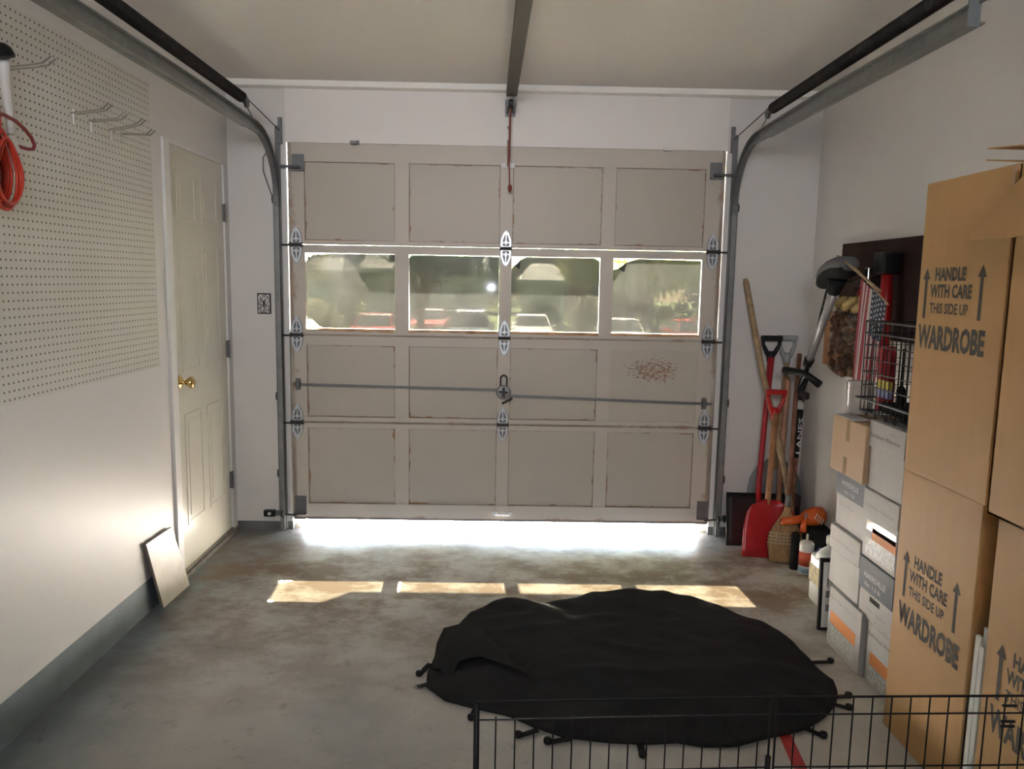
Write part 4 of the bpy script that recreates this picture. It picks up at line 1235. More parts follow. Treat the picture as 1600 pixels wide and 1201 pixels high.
for lp_ in fo.data.loops: ul.data[lp_.index].uv = uv[lp_.vertex_index]

# ------------------------------------------------------------------ corner tools
def d_handle(t, c, w, h, mat, tilt=0.0, bar=0.014):
    """D grip: bar on top, two arms joining at the shaft; c = top centre"""
    M = Matrix.Translation(c) @ Matrix.Rotation(tilt, 4, 'Y')
    mb = MB()
    mb.bbox(-w / 2, w / 2, -0.016, 0.016, -bar, bar, 0.005, M)
    mb.smooth = True
    for s_ in (-1, 1):
        mb.tube([M @ Vector((s_ * (w / 2 - 0.010), 0, -0.008)), M @ Vector((s_ * (w / 2 - 0.014), 0, -h * 0.35)), M @ Vector((s_ * 0.022, 0, -h * 0.8)), M @ Vector((s_ * 0.008, 0, -h))], [0.010, 0.010, 0.013, 0.013], 8)
    mb.tube([M @ Vector((0, 0, -h * 0.72)), M @ Vector((0, 0, -h - 0.03))], [0.024, 0.020], 10)
    return obj('grip', mb, mat, t)
def blade(t, M, poly, mat, curl=0.03, name='blade', ribs=True):
    """scoop sheet: poly (x, z) fanned to a curved plate"""
    mb = MB(); mb.smooth = True
    nx, nz = 10, 8
    zs = [p[0] for p in poly]; z0, z1 = min(zs), max(zs)
    vs = []; fs = []
    def half(z):
        for a, c in zip(poly[:-1], poly[1:]):
            if a[0] <= z <= c[0]:
                return a[1] + (c[1] - a[1]) * (z - a[0]) / max(1e-6, c[0] - a[0])
        return poly[-1][1]
    for side_ in (0, 1):
        for j in range(nz + 1):
            z = z0 + (z1 - z0) * (j / nz)
            hw = half(z)
            for i in range(nx + 1):
                q = i / nx * 2 - 1
                y = -curl * (q * q) - curl * 0.6 * (1 - j / nz) ** 2 + side_ * 0.004
                vs.append(M @ Vector((q * hw, y, z)))
    o = (nx + 1) * (nz + 1)
    for j in range(nz):
        for i in range(nx):
            a = j * (nx + 1) + i
            fs.append((a, a + 1, a + nx + 2, a + nx + 1)); fs.append((o + a, o + a + nx + 1, o + a + nx + 2, o + a + 1))
    rim = [i for i in range(nx + 1)] + [j * (nx + 1) + nx for j in range(1, nz + 1)] + [nz * (nx + 1) + i for i in range(nx - 1, -1, -1)] + [j * (nx + 1) for j in range(nz - 1, 0, -1)]
    for a, c in zip(rim, rim[1:] + rim[:1]): fs.append((a, c, o + c, o + a))
    mb.add(vs, fs)
    return obj(name, mb, mat, t)
# black snow shovel with red shaft
t = thing('snow_shovel', 'snow shovel with square black blade, red shaft and black grip', 'shovel', (1.47, -0.16, 0))
M = Matrix.Translation((1.482, -0.205, 0.004)) @ Matrix.Rotation(math.radians(-17), 4, 'X') @ Matrix.Rotation(math.radians(1.0), 4, 'Y')
blade(t, M, [(0.0, 0.212), (0.300, 0.203)], BLACK, 0.010)
mb = MB(); mb.smooth = True
mb.tube([(1.470, -0.135, 0.21), (1.470, -0.115, 0.32), (1.490, -0.095, 0.70), (1.512, -0.075, 1.07)], [0.020, 0.016, 0.0155, 0.019], 12)
obj('shaft', mb, REDDK, t)
d_handle(t, Vector((1.512, -0.065, 1.180)), 0.120, 0.105, BLACK)
# grey plastic shovel
t = thing('grey_shovel', 'scoop shovel with rounded grey blade and pale grey grip, furthest back', 'shovel', (1.58, -0.07, 0))
M = Matrix.Translation((1.575, -0.085, 0.10)) @ Matrix.Rotation(math.radians(-4), 4, 'X')
blade(t, M, [(-0.096, 0.140), (0.15, 0.155), (0.26, 0.148), (0.33, 0.115), (0.385, 0.05), (0.40, 0.02)], GREYPL, 0.008)
mb = MB(); mb.smooth = True
mb.tube([(1.580, -0.062, 0.42), (1.600, -0.054, 0.75), (1.612, -0.050, 1.04)], 0.0155, 12)
obj('shaft', mb, WOODL, t)
d_handle(t, Vector((1.612, -0.042, 1.182)), 0.112, 0.12, GREYLT)
# red shovel
t = thing('red_shovel', 'short shovel with rounded red blade and bright red D grip', 'shovel', (1.45, -0.38, 0))
M = Matrix.Translation((1.447, -0.395, 0.004)) @ Matrix.Rotation(math.radians(-14), 4, 'X') @ Matrix.Rotation(math.radians(4), 4, 'Y')
blade(t, M, [(0.0, 0.152), (0.16, 0.145), (0.25, 0.132), (0.295, 0.098), (0.312, 0.060), (0.315, 0.04)], REDPL, 0.022)
mb = MB(); mb.smooth = True
mb.tube([(1.455, -0.325, 0.20), (1.462, -0.305, 0.32), (1.487, -0.275, 0.78)], [0.013, 0.0165, 0.0165], 12)
obj('shaft', mb, simple('honey_wood', (0.34, 0.16, 0.07), 0.5, var=0.25, scale=26), t)
d_handle(t, Vector((1.488, -0.262, 0.898)), 0.112, 0.12, REDPL, 0.03)
# long wooden pole
mb = MB(); mb.smooth = True
mb.tube([(1.352, -0.030, 1.512), (1.358, -0.032, 1.49), (1.385, -0.045, 1.36), (1.45, -0.10, 1.02), (1.53, -0.16, 0.68), (1.60, -0.21, 0.36), (1.655, -0.245, 0.02)], [0.010, 0.017, 0.018, 0.0175, 0.0175, 0.019, 0.019], 12)
tag(obj('wooden_pole', mb, WOODL), 'long pale wooden tool handle leaning across the corner', 'pole')
# straw broom
t = thing('straw_broom', 'straw corn broom with stitched bands leaning in front of the red shovel', 'broom', (1.50, -0.44, 0))
mb = MB(); mb.smooth = True
prof = [(0.0, 0.074, 0.022), (0.02, 0.080, 0.026), (0.09, 0.092, 0.028), (0.15, 0.088, 0.026), (0.19, 0.070, 0.024), (0.235, 0.042, 0.021), (0.275, 0.022, 0.017), (0.315, 0.014, 0.014)]
MBr = Matrix.Translation((1.512, -0.462, 0.004)) @ Matrix.Rotation(math.radians(-7), 4, 'X') @ Matrix.Rotation(math.radians(3), 4, 'Y')
vs = []; fs = []; n = 36
for (z, a, bb_) in prof:
    for j in range(n):
        q = 2 * PI * j / n
        k = 1 + 0.035 * (j % 2)
        vs.append(MBr @ Vector((a * k * math.cos(q), bb_ * k * math.sin(q), z)))
for i in range(len(prof) - 1):
    for j in range(n): fs.append((i * n + j, i * n + (j + 1) % n, (i + 1) * n + (j + 1) % n, (i + 1) * n + j))
fs.append(tuple(range(n))); fs.append(tuple((len(prof) - 1) * n + j for j in range(n)))
mb.add(vs, fs)
obj('straw_head', mb, STRAW, t)
mb = MB()
for z, a in ((0.105, 0.096), (0.122, 0.0955), (0.140, 0.094), (0.158, 0.090)):
    mb.tube([MBr @ Vector((a * math.cos(2 * PI * j / 30), 0.031 * math.sin(2 * PI * j / 30), z)) for j in range(30)], 0.0022, 5, closed=True)
    for j in range(9):
        xx = -0.08 + j * 0.02
        yy = -0.031 * math.sqrt(max(0, 1 - (xx / a) ** 2)) - 0.001
        mb.tube([MBr @ Vector((xx, yy, z - 0.006)), MBr @ Vector((xx, yy, z + 0.006))], 0.0018, 4)
obj('stitching', mb, STITCH, t)
mb = MB(); mb.smooth = True
e0 = MBr @ Vector((0, 0, 0.30)); 
mb.tube([e0, MBr @ Vector((0, 0, 0.365))], [0.017, 0.014], 12)
obj('ferrule', mb, GALV, t)
mb = MB(); mb.smooth = True
mb.tube([MBr @ Vector((0, 0, 0.36)), (1.565, -0.34, 0.62), (1.612, -0.22, 0.93), (1.64, -0.16, 1.10)], 0.0125, 12)
obj('broom_handle', mb, WOODR, t)
# pruner / tool with black sleeve
t = thing('long_handled_tool', 'long tool with a black sleeve printed in white letters behind the broom', 'tool', (1.62, -0.2, 0))
mb = MB(); mb.smooth = True
mb.tube([(1.625, -0.235, 0.05), (1.640, -0.20, 0.50), (1.645, -0.185, 0.62)], 0.013, 10)
obj('lower_shaft', mb, WOODR, t)
mb = MB(); mb.smooth = True
mb.tube([(1.640, -0.19, 0.52), (1.655, -0.17, 0.74), (1.660, -0.165, 0.79)], [0.021, 0.021, 0.020], 12)
obj('sleeve', mb, BLACK, t)
mb = MB(); mb.smooth = True; mb.tube([(1.660, -0.165, 0.79), (1.664, -0.160, 0.84)], 0.0205, 12)
obj('white_band', mb, WHITEPL, t)
mb = MB(); mb.smooth = True; mb.tube([(1.664, -0.160, 0.84), (1.665, -0.155, 0.90), (1.69, -0.15, 0.955), (1.715, -0.15, 0.97)], [0.018, 0.019, 0.014, 0.006], 10)
obj('black_grip', mb, BLACK, t)
text_part('lettering', 'LANES', INKW, (1.660, -0.214, 0.545), (0.06, 0.09, 1), (-1, 0.0, 0.06), 0.026, 0.20, t, 0.015, thick=-0.0)
# bamboo stake behind
mb = MB(); mb.smooth = True; mb.tube([(1.585, -0.135, 0.30), (1.600, -0.10, 0.60), (1.612, -0.085, 0.93), (1.612, -0.08, 0.96)], [0.016, 0.017, 0.017, 0.010], 10)
mb.tube([(1.56, -0.2, 0.005), (1.585, -0.135, 0.30)], 0.015, 10)
tag(obj('rake_handle', mb, simple('tan_wood_handle', (0.40, 0.22, 0.13), 0.5, var=0.25, scale=26)), 'tan wooden rake handle standing between the grey shovel and broom', 'handle')
# dark boot-like bucket behind the broom
mb = MB(); mb.smooth = True; mb.lathe([(0.045, 0), (0.048, 0.01), (0.052, 0.27), (0.050, 0.28)], 18, Matrix.Translation((1.670, -0.10, 0.001)))
tag(obj('umbrella_tube', mb, simple('dark_maroon_plastic', (0.06, 0.025, 0.03), 0.5)), 'dark maroon tube standing in the corner behind the tools', 'tube')

# ------------------------------------------------------------------ floor items by the right wall
mb = MB().bbox(1.605, 1.740, -0.545, -0.345, 0.001, 0.205, 0.012)
t = tag(obj('tool_case', mb, BLKMAT), 'small black plastic case on the floor under the orange blower', 'case')
mb = MB().bbox(1.598, 1.606, -0.48, -0.41, 0.14, 0.16, 0.003); obj('latch', mb, BLACK, t)
t = thing('leaf_blower', 'orange leaf blower lying on the black case with its nozzle to the left', 'leaf blower', (1.62, -0.48, 0.21))
mb = MB(); mb.smooth = True
mb.tube([(1.475, -0.50, 0.243), (1.60, -0.48, 0.250)], [0.019, 0.026], 14); obj('nozzle', mb, ORPL, t)
mb = MB(); mb.smooth = True
mb.tube([(1.59, -0.48, 0.250), (1.615, -0.475, 0.255), (1.66, -0.465, 0.262), (1.70, -0.455, 0.265), (1.72, -0.45, 0.265)], [0.028, 0.042, 0.052, 0.046, 0.02], 16)
obj('fan_housing', mb, ORPL, t)
mb = MB(); mb.smooth = True
mb.tube([(1.60, -0.505, 0.268), (1.585, -0.515, 0.24), (1.575, -0.535, 0.195)], [0.012, 0.015, 0.017], 10); obj('grip', mb, ORPL, t)
mb = MB(); mb.tube([(1.592, -0.515, 0.265), (1.592, -0.52, 0.295)], 0.006, 8); obj('trigger', mb, GREYLT, t)
mb = MB(); 
for k in range(4): mb.tube([(1.64 + k * 0.012, -0.515, 0.262 - k * 0.01), (1.655 + k * 0.012, -0.512, 0.29 - k * 0.01)], 0.003, 6)
obj('vents', mb, WHITEPL, t)
t = thing('spray_can', 'white and orange aerosol can on the floor by the broom', 'spray can', (1.575, -0.60, 0))
mb = MB(); mb.smooth = True; mb.lathe([(0.036, 0.001), (0.037, 0.006), (0.037, 0.155), (0.030, 0.168), (0.014, 0.174)], 24, Matrix.Translation((1.575, -0.60, 0))); obj('can_body', mb, WHITEPL, t)
mb = MB(); mb.smooth = True; mb.lathe([(0.0375, 0.045), (0.0375, 0.118)], 24, Matrix.Translation((1.575, -0.60, 0))); obj('orange_label', mb, LABELR, t)
mb = MB(); mb.smooth = True; mb.lathe([(0.0375, 0.008), (0.0375, 0.035)], 24, Matrix.Translation((1.575, -0.60, 0))); obj('blue_label', mb, simple('pale_blue_label', (0.20, 0.30, 0.42), 0.5, var=0.3, scale=80), t)
mb = MB(); mb.lathe([(0.006, 0.172), (0.006, 0.205), (0.004, 0.208)], 10, Matrix.Translation((1.575, -0.60, 0))); obj('spout', mb, WHITEPL, t)
t = thing('oil_tin', 'small blue tin with a yellow label beside the aerosol can', 'tin', (1.635, -0.64, 0))
mb = MB(); mb.smooth = True; mb.lathe([(0.028, 0.001), (0.028, 0.125), (0.018, 0.135), (0.010, 0.15)], 20, Matrix.Translation((1.625, -0.65, 0))); obj('can_body', mb, BLUEPL, t)
mb = MB(); mb.smooth = True; mb.lathe([(0.0284, 0.075), (0.0284, 0.11)], 20, Matrix.Translation((1.625, -0.65, 0))); obj('yellow_label', mb, YELLOW, t)
mb = MB(); mb.smooth = True; mb.lathe([(0.022, 0.001), (0.022, 0.19), (0.010, 0.20)], 16, Matrix.Translation((1.535, -0.545, 0)))
tag(obj('black_bottle', mb, BLKMAT), 'slim black bottle on the floor between broom and aerosol can', 'bottle')
t = thing('jug', 'white plastic jug with a yellow-brown label behind the framed sheet', 'jug', (1.54, -1.0, 0))
mb = MB(); mb.smooth = True
mb.bbox(1.455, 1.60, -1.08, -0.93, 0.001, 0.235, 0.02)
mb.lathe([(0.072, 0.0), (0.055, 0.03), (0.025, 0.052), (0.022, 0.075)], 20, Matrix.Translation((1.528, -1.005, 0.225)))
obj('jug_body', mb, WHITEPL, t)
mb = MB(); mb.smooth = True; mb.lathe([(0.028, 0), (0.028, 0.035), (0.024, 0.038)], 16, Matrix.Translation((1.528, -1.005, 0.292))); obj('cap', mb, WHITEPL, t)
mb = MB().box(1.460, 1.595, -1.0815, -1.079, 0.10, 0.185).box(1.4535, 1.456, -1.07, -0.94, 0.10, 0.185); obj('paper_label', mb, simple('yellow_brown_label', (0.32, 0.25, 0.10), 0.6, var=0.4, scale=40), t)
t = thing('detergent_bottle', 'tall white plastic bottle close behind the far box column', 'bottle', (1.62, -1.19, 0))
mb = MB(); mb.smooth = True; mb.lathe([(0.055, 0.001), (0.058, 0.01), (0.058, 0.24), (0.04, 0.30), (0.018, 0.33), (0.018, 0.36)], 22, Matrix.Translation((1.545, -1.19, 0))); obj('bottle_body', mb, WHITEPL, t)
mb = MB(); mb.lathe([(0.022, 0.36), (0.022, 0.385)], 14, Matrix.Translation((1.545, -1.19, 0))); obj('cap', mb, WHITEPL, t)
t = thing('framed_sheet', 'white sheet in a thin black frame standing behind the bottom box', 'frame', (1.53, -1.29, 0))
MF = Matrix.Translation((1.365, -1.290, 0.002)) @ Matrix.Rotation(math.radians(-3), 4, 'X')
mb = MB().box(0, 0.34, 0, 0.016, 0, 0.315, MF); obj('black_border', mb, BLKMAT, t)
mb = MB().box(0.012, 0.33, -0.0015, 0.0, 0.014, 0.300, MF); obj('white_sheet', mb, WHITEPL, t)
mb = MB().box(0.026, 0.060, -0.0024, -0.0014, 0.145, 0.175, MF).box(0.028, 0.05, -0.0024, -0.0014, 0.085, 0.115, MF).box(0.03, 0.036, -0.0024, -0.0014, 0.19, 0.23, MF); obj('printed_marks', mb, GREYPL, t)

# white moulding strips in the gap between the two rows of wardrobe boxes
for i, (u_, v_, yq, w_, lab) in enumerate(((1531, 993, -2.475, 0.012, 'thin white moulding strip, left one of three between the brown boxes'), (1538, 1010, -2.500, 0.014, 'white moulding strip, middle and shortest of three between the brown boxes'), (1544, 981, -2.475, 0.010, 'narrow white moulding strip, tallest of three between the brown boxes'))):
    p = yp(u_, v_, yq)
    mb = MB().bbox(p.x - w_ / 2, p.x + w_ / 2, yq - 0.010, yq + 0.010, 0.001, p.z, 0.002)
    mb.box(p.x - w_ / 2 + 0.003, p.x + w_ / 2 - 0.003, yq - 0.012, yq - 0.0095, 0.001, p.z - 0.004)
    tag(obj('moulding_strip', mb, WHITEPL), lab, 'moulding', 'white strips between the wardrobe boxes')

# ------------------------------------------------------------------ black cover on the floor
# outline on the floor, unprojected from where the cover meets the concrete
near = [(668, 1052), (665, 1078), (690, 1097), (735, 1109), (790, 1121), (830, 1139), (880, 1156), (950, 1164), (1010, 1167), (1060, 1164), (1100, 1171), (1150, 1171), (1200, 1158), (1250, 1147), (1285, 1131), (1306, 1106), (1309, 1086)]
far = [(1302, 1064, .01), (1275, 1040, .03), (1240, 1003, .045), (1215, 982, .06), (1190, 970, .06), (1150, 957, .07), (1100, 936, .075), (1040, 923, .08), (990, 919, .085), (930, 923, .08), (880, 936, .06), (850, 941, .05), (820, 936, .07), (795, 931, .08), (770, 939, .07), (735, 956, .06), (710, 981, .05), (690, 1007, .03), (676, 1030, .02)]
ring = [(floor_pt(a, c), 0.0) for a, c in near] + [(floor_pt(a, c, h_), h_) for a, c, h_ in far]
# resample
NR = 168
per = [0]
pts = [p for p, _ in ring]; hs = [h_ for _, h_ in ring]
for i in range(len(pts)): per.append(per[-1] + (pts[(i + 1) % len(pts)] - pts[i]).length)
def sample(t_):
    t_ = (t_ % 1.0) * per[-1]
    for i in range(len(pts)):
        if per[i + 1] >= t_:
            k = (t_ - per[i]) / max(1e-9, per[i + 1] - per[i])
            return pts[i].lerp(pts[(i + 1) % len(pts)], k), hs[i] * (1 - k) + hs[(i + 1) % len(pts)] * k
    return pts[0], hs[0]
cen = Vector((0.52, -1.50, 0))
from mathutils import noise as mn
NRad = 40
vs = []; fs = []
for j in range(NRad + 1):
    r_ = j / NRad
    for i in range(NR):
        p, hh = sample(i / NR)
        q = cen.lerp(Vector((p.x, p.y, 0)), r_)
        big = 0.072 + 0.012 * mn.noise(Vector((q.x * 1.8, q.y * 1.8, 3.3)))
        edge_h = max(hh, 0.012)
        dome = big + (edge_h - big) * r_ ** 3
        wr = 0.004 * mn.noise(Vector((q.x * 6, q.y * 8, 1.1))) + 0.0018 * mn.noise(Vector((q.x * 16, q.y * 20, 7)))
        ridge = 0.009 * (1 - abs(mn.noise(Vector((q.x * 2.6 + 4, q.y * 4.5, 0)))) * 3.5) if abs(mn.noise(Vector((q.x * 2.6 + 4, q.y * 4.5, 0)))) < 0.28 else 0
        z = dome + wr + ridge * (1 - r_ ** 4)
        fold = 0.0035 * math.sin(i / NR * 2 * PI * 27 + 3 * mn.noise(Vector((i * 0.1, 0, 0)))) * max(0, r_ - 0.6) * 2
        z = max(z + fold, 0.006 if r_ < 1 else 0.004)
        vs.append(Vector((q.x, q.y, z)))
# skirt to the floor
for i in range(NR):
    v_ = vs[NRad * NR + i]
    q = cen.lerp(Vector((v_.x, v_.y, 0)), 0.985)
    vs.append(Vector((q.x, q.y, 0.001)))
for j in range(NRad + 1):
    for i in range(NR):
        a = j * NR + i; c = j * NR + (i + 1) % NR
        fs.append((a, c, c + NR, a + NR))
cv = thing('fire_pit_cover', 'crumpled black fabric cover with drawstring tabs lying on the floor', 'cover', (0.52, -1.50, 0))
mb = MB(); mb.smooth = True; mb.add(vs, fs)
obj('fabric', mb, TARP, cv)
# folded-over lobe on the left side
mb = MB(); mb.smooth = True
lob = [(-0.262, -1.70, 0.02), (-0.255, -1.60, 0.075), (-0.235, -1.50, 0.09), (-0.17, -1.47, 0.095), (-0.09, -1.50, 0.09), (-0.03, -1.60, 0.08), (0.05, -1.72, 0.07)]
lob2 = [(-0.23, -1.74, 0.04), (-0.215, -1.64, 0.080), (-0.20, -1.56, 0.090), (-0.15, -1.54, 0.092), (-0.08, -1.585, 0.088), (0.0, -1.67, 0.082), (0.08, -1.76, 0.078)]
lob3 = [(-0.20, -1.78, 0.012), (-0.16, -1.72, 0.06), (-0.12, -1.70, 0.065), (-0.08, -1.70, 0.07), (-0.02, -1.74, 0.07), (0.05, -1.79, 0.07), (0.12, -1.83, 0.06)]
lob0 = [(x, y, 0.004) for x, y, z in lob]
k = len(lob)
mb.add(lob0 + lob + lob2 + lob3, [(r_ * k + i, r_ * k + i + 1, (r_ + 1) * k + i + 1, (r_ + 1) * k + i) for r_ in range(3) for i in range(k - 1)])
obj('folded_edge', mb, TARP, cv)
# tabs with cord locks
tabs = [((668, 1040), (656, 1052)), ((668, 1068), (652, 1072)), ((744, 1106), (737, 1120)), ((832, 1142), (812, 1148)), ((884, 1154), (858, 1158)), ((1000, 1160), (1004, 1178)), ((1268, 1034), (1296, 1033)), ((1300, 1088), (1324, 1087)), ((1298, 1098), (1324, 1105)), ((1262, 1138), (1284, 1148))]
for i, (a, c) in enumerate(tabs):
    p0 = floor_pt(*a, 0.012); p1 = floor_pt(*c, 0.008)
    d_ = (p1 - p0).normalized(); s_ = Vector((-d_.y, d_.x, 0)) * 0.011
    mb = MB().quadsheet(p0 - s_ - d_ * 0.02, p0 + s_ - d_ * 0.02, p1 + s_, p1 - s_, 0.003)
    st_ = obj('drawstring_tab', mb, BLKMAT, cv)
    mb = MB(); mb.smooth = True
    if i == 1:
        mb.tube([p1 + Vector((0.012 * math.cos(q * PI / 5), 0.012 * math.sin(q * PI / 5), 0)) for q in range(10)], 0.0016, 5, closed=True)
        obj('metal_ring', mb, GALV, st_)
    else:
        mb.lathe([(0.005, -0.010), (0.012, -0.008), (0.014, 0), (0.012, 0.008), (0.005, 0.010)], 12, Matrix.Translation(p1 + d_ * 0.005 + Vector((0, 0, 0.004))))
        obj('cord_lock', mb, BLACK, st_)

# red tape on the floor
a_, b_, c_, d__ = floor_pt(1217, 1148), floor_pt(1234, 1147), floor_pt(1268, 1215), floor_pt(1246, 1215)
e1 = (a_ - d__).normalized() * 0.25
mb = MB().quadsheet(d__, c_, b_ + e1, a_ + e1, 0.0008)
for i, v_ in enumerate(mb.v): mb.v[i] = (v_[0], v_[1], 0.0015 if i % 8 >= 4 else 0.0006)
tag(obj('floor_tape', mb, REDTAPE), 'strip of red tape on the floor running out from under the black cover', 'tape')

# ------------------------------------------------------------------ wire exercise pen in the foreground
def pen_panel(xa, ya, xb, yb, lab, left_post):
    t = thing('wire_pen_panel', lab, 'pen panel', ((xa + xb) / 2, (ya + yb) / 2, 0), 'panels of the black wire pet pen')
    A_ = Vector((xa, ya, 0)); B_ = Vector((xb, yb, 0)); d_ = B_ - A_
    ztop = 0.610
    mb = MB()
    mb.tube([A_ + Vector((0, 0, 0.012)), A_ + Vector((0, 0, ztop + 0.004)), B_ + Vector((0, 0, ztop + 0.004)), B_ + Vector((0, 0, 0.012))], 0.0032 if not left_post else 0.0034, 7, closed=True)
    obj('panel_frame', mb, BLACK, t)
    mb = MB()
    for z in (0.575, 0.455, 0.330, 0.205, 0.080, 0.045):
        mb.tube([A_ + Vector((0, 0, z)), B_ + Vector((0, 0, z))], 0.0019, 5)
    n_ = 15
    for k in range(1, n_ + 1):
        p = A_ + d_ * (k / (n_ + 0.6)) + Vector((0, 0.003, 0))
        mb.tube([p + Vector((0, 0, 0.012)), p + Vector((0, 0, ztop + (0.004 if not left_post else -0.03)))], 0.0017, 5)
    obj('wire_grid', mb, BLACK, t)
    if left_post:
        mb = MB(); mb.smooth = True; mb.tube([A_ + Vector((0, 0, 0.0)), A_ + Vector((0, 0, 0.612))], 0.0062, 8)
        mb.tube([B_ + Vector((0, 0, 0.0)), B_ + Vector((0, 0, 0.48))], 0.0062, 8)
        obj('corner_rod', mb, BLACK, t)
    else:
        mb = MB()
        for xx in (0.50, 0.56, 0.60):
            for z in (0.592, 0.556, 0.545):
                p = A_ + d_ * (xx / 0.66) + Vector((0, 0, z)); mb.tube([p, p + Vector((0.03, 0, 0))], 0.003, 5)
        obj('panel_clip', mb, BLACK, t)
    return t
pA = floor_pt(745, 1098, 0.612); pB = floor_pt(1206, 1090, 0.612); pC = floor_pt(1600, 1088, 0.612)
pen_panel(pA.x, pA.y, pB.x, pB.y, 'left black wire pen panel with a thick corner rod, in front of the cover', True)
e_ = (pC - pB).normalized()
pD = pB + e_ * 0.66
pen_panel(pB.x + 0.012, pB.y, pD.x, pD.y, 'right black wire pen panel standing in front of the brown wardrobe boxes', False)

# ------------------------------------------------------------------ outdoors
mb = MB()
mb.add([(-4, 0.121, -0.02), (4, 0.121, -0.02), (4, 5.5, -0.14), (-4, 5.5, -0.14), (4.5, 14, -1.38), (-4.5, 14, -1.38)], [(0, 1, 2, 3), (3, 2, 4, 5)])
mb.add([(-4, 0.121, -0.12), (4, 0.121, -0.12), (4, 5.5, -0.24), (-4, 5.5, -0.24)], [(0, 3, 2, 1)])
struct('driveway', mb, CONC)
mb = MB().box(-60, 60, 14, 24, -1.55, -1.40); struct('street', mb, ASPH)
mb = MB().box(-60, 60, 24, 120, -1.58, -1.45); struct('lawn', mb, LAWN)
mb = MB(); mb.add([(-60, 0.13, -0.05), (-4, 0.13, -0.05), (-4, 5.5, -0.16), (-60, 5.5, -0.16), (-4.5, 14, -1.40), (-60, 14, -1.40)], [(0, 1, 2, 3), (3, 2, 4, 5)])
mb.add([(4, 0.13, -0.05), (60, 0.13, -0.05), (60, 5.5, -0.16), (4, 5.5, -0.16), (60, 14, -1.40), (4.5, 14, -1.40)], [(0, 1, 2, 3), (3, 2, 4, 5)])
struct('front_lawn', mb, LAWN)
for i, (xa, xb, zb) in enumerate(((-4.6, -2.4, 24),)):
    pass
# unseen eave boards, added to shade the middle windows and the side gaps
mb = MB()
mb.box(-3.2, 3.2, 0.12, 0.62, 2.62, 2.70)
mb.prism([(-1.04, 2.62), (-0.81, 2.235), (0.52, 2.235), (0.80, 2.62)], 0.03, Matrix(((1, 0, 0, 0), (0, 0, 1, 0.55), (0, 1, 0, 0), (0, 0, 0, 1))))
for a in (-1.42, 1.14): mb.box(a, a + 0.22, 0.55, 0.58, 1.95, 2.62)
struct('eave_shade_boards', mb, HTRIM)

def leaf_blob(m, c, r, n, s, seed):
    rnd = random.Random(seed)
    for _ in range(n):
        d_ = Vector((rnd.gauss(0, 1), rnd.gauss(0, 1), rnd.gauss(0, 1))).normalized()
        k = rnd.uniform(0.55, 1.0)
        lump = 1 + 0.22 * mn.noise(d_ * 2.1 + Vector((seed, 0, 0)))
        p = Vector(c) + Vector((d_.x * r[0], d_.y * r[1], d_.z * r[2])) * k * lump
        a = Vector((rnd.gauss(0, 1), rnd.gauss(0, 1), rnd.gauss(0, 1))).normalized(); b2_ = a.cross(d_).normalized()
        q = s * rnd.uniform(0.6, 1.3)
        m.add([p - a * q, p + b2_ * q * 0.5, p + a * q, p - b2_ * q * 0.5], [(0, 1, 2, 3)])
def tree(lab, x, y, crown_c, r, n, s, mat, seed, trunk=0.16, grp='trees across the street', lean=0.0, bark=BARK):
    t = thing('tree', lab, 'tree', (x, y, -1.45), grp)
    mb = MB(); leaf_blob(mb, crown_c, r, n, s, seed); obj('crown', mb, mat, t)
    mb = MB(); mb.smooth = True
    mb.tube([(x, y, -1.5), (x + lean * 0.4, y, 0.0), (x + lean, y, crown_c[2] - r[2] * 0.4), (crown_c[0], crown_c[1], crown_c[2])], [trunk * 1.2, trunk, trunk * 0.8, trunk * 0.4], 8)
    for s_ in (-1, 1): mb.tube([(x + lean * 0.6, y, 0.6), (x + lean + s_ * r[0] * 0.5, y, crown_c[2])], [trunk * 0.6, trunk * 0.3], 6)
    obj('trunk', mb, bark, t)
    return t
tree('dark green street tree with a leaning reddish trunk, nearest the garage', -3.15, 25, (-2.3, 25, 3.5), (3.0, 2.2, 2.1), 5200, 0.16, LEAF1, 11, 0.15, lean=0.35)
tree('pale leafed tree at the far left of the street', -8.2, 27, (-8.6, 27, 2.9), (1.9, 1.8, 2.3), 2600, 0.13, LEAF3, 12, 0.13)
tree('yellow-green bushy tree at the far right of the street', 7.3, 36, (7.6, 36, 2.9), (3.0, 2.0, 2.2), 2600, 0.26, LEAF2, 13, 0.15)
tree('small yellow-green tree beside the grey-roofed house', 3.9, 34, (3.9, 34, 2.4), (1.2, 1.3, 1.2), 900, 0.22, LEAF2, 14, 0.10)
for i in range(9):
    x = -24 + i * 6.0
    tree('tall dark tree rising behind the houses, number %s from the left' % ['first', 'second', 'third', 'fourth', 'fifth', 'sixth', 'seventh', 'eighth', 'ninth'][i], x, 62 if i % 2 else 70, (x, 62 if i % 2 else 70, 3.6), (3.9, 2.3, 5.2), 2600, 0.36, LEAF1 if i % 2 else LEAF3, 30 + i, 0.25, 'trees behind the houses')
bush = [(-9.3, 33, 1.9, 1.5, 'round grey-green bush below the pale tree'), (2.2, 38, 1.1, 1.6, 'dark round bush before the grey-roofed house'), (4.9, 40.5, 1.1, 1.7, 'lighter round bush beside the dark one at the grey-roofed house'), (8.2, 33, 3.2, 1.6, 'long dark hedge bush behind the white and red cars')]
for i, (x, y, w_, h_, lab) in enumerate(bush):
    mb = MB(); leaf_blob(mb, (x, y, -1.45 + h_ * 0.55), (w_, 1.0, h_ * 0.8), 2600, 0.11, 60 + i)
    tag(obj('bush', mb, LEAF1 if i not in (0, 2) else LEAF3, loc=(x, y, -1.45)), lab, 'bush', 'bushes across the street')

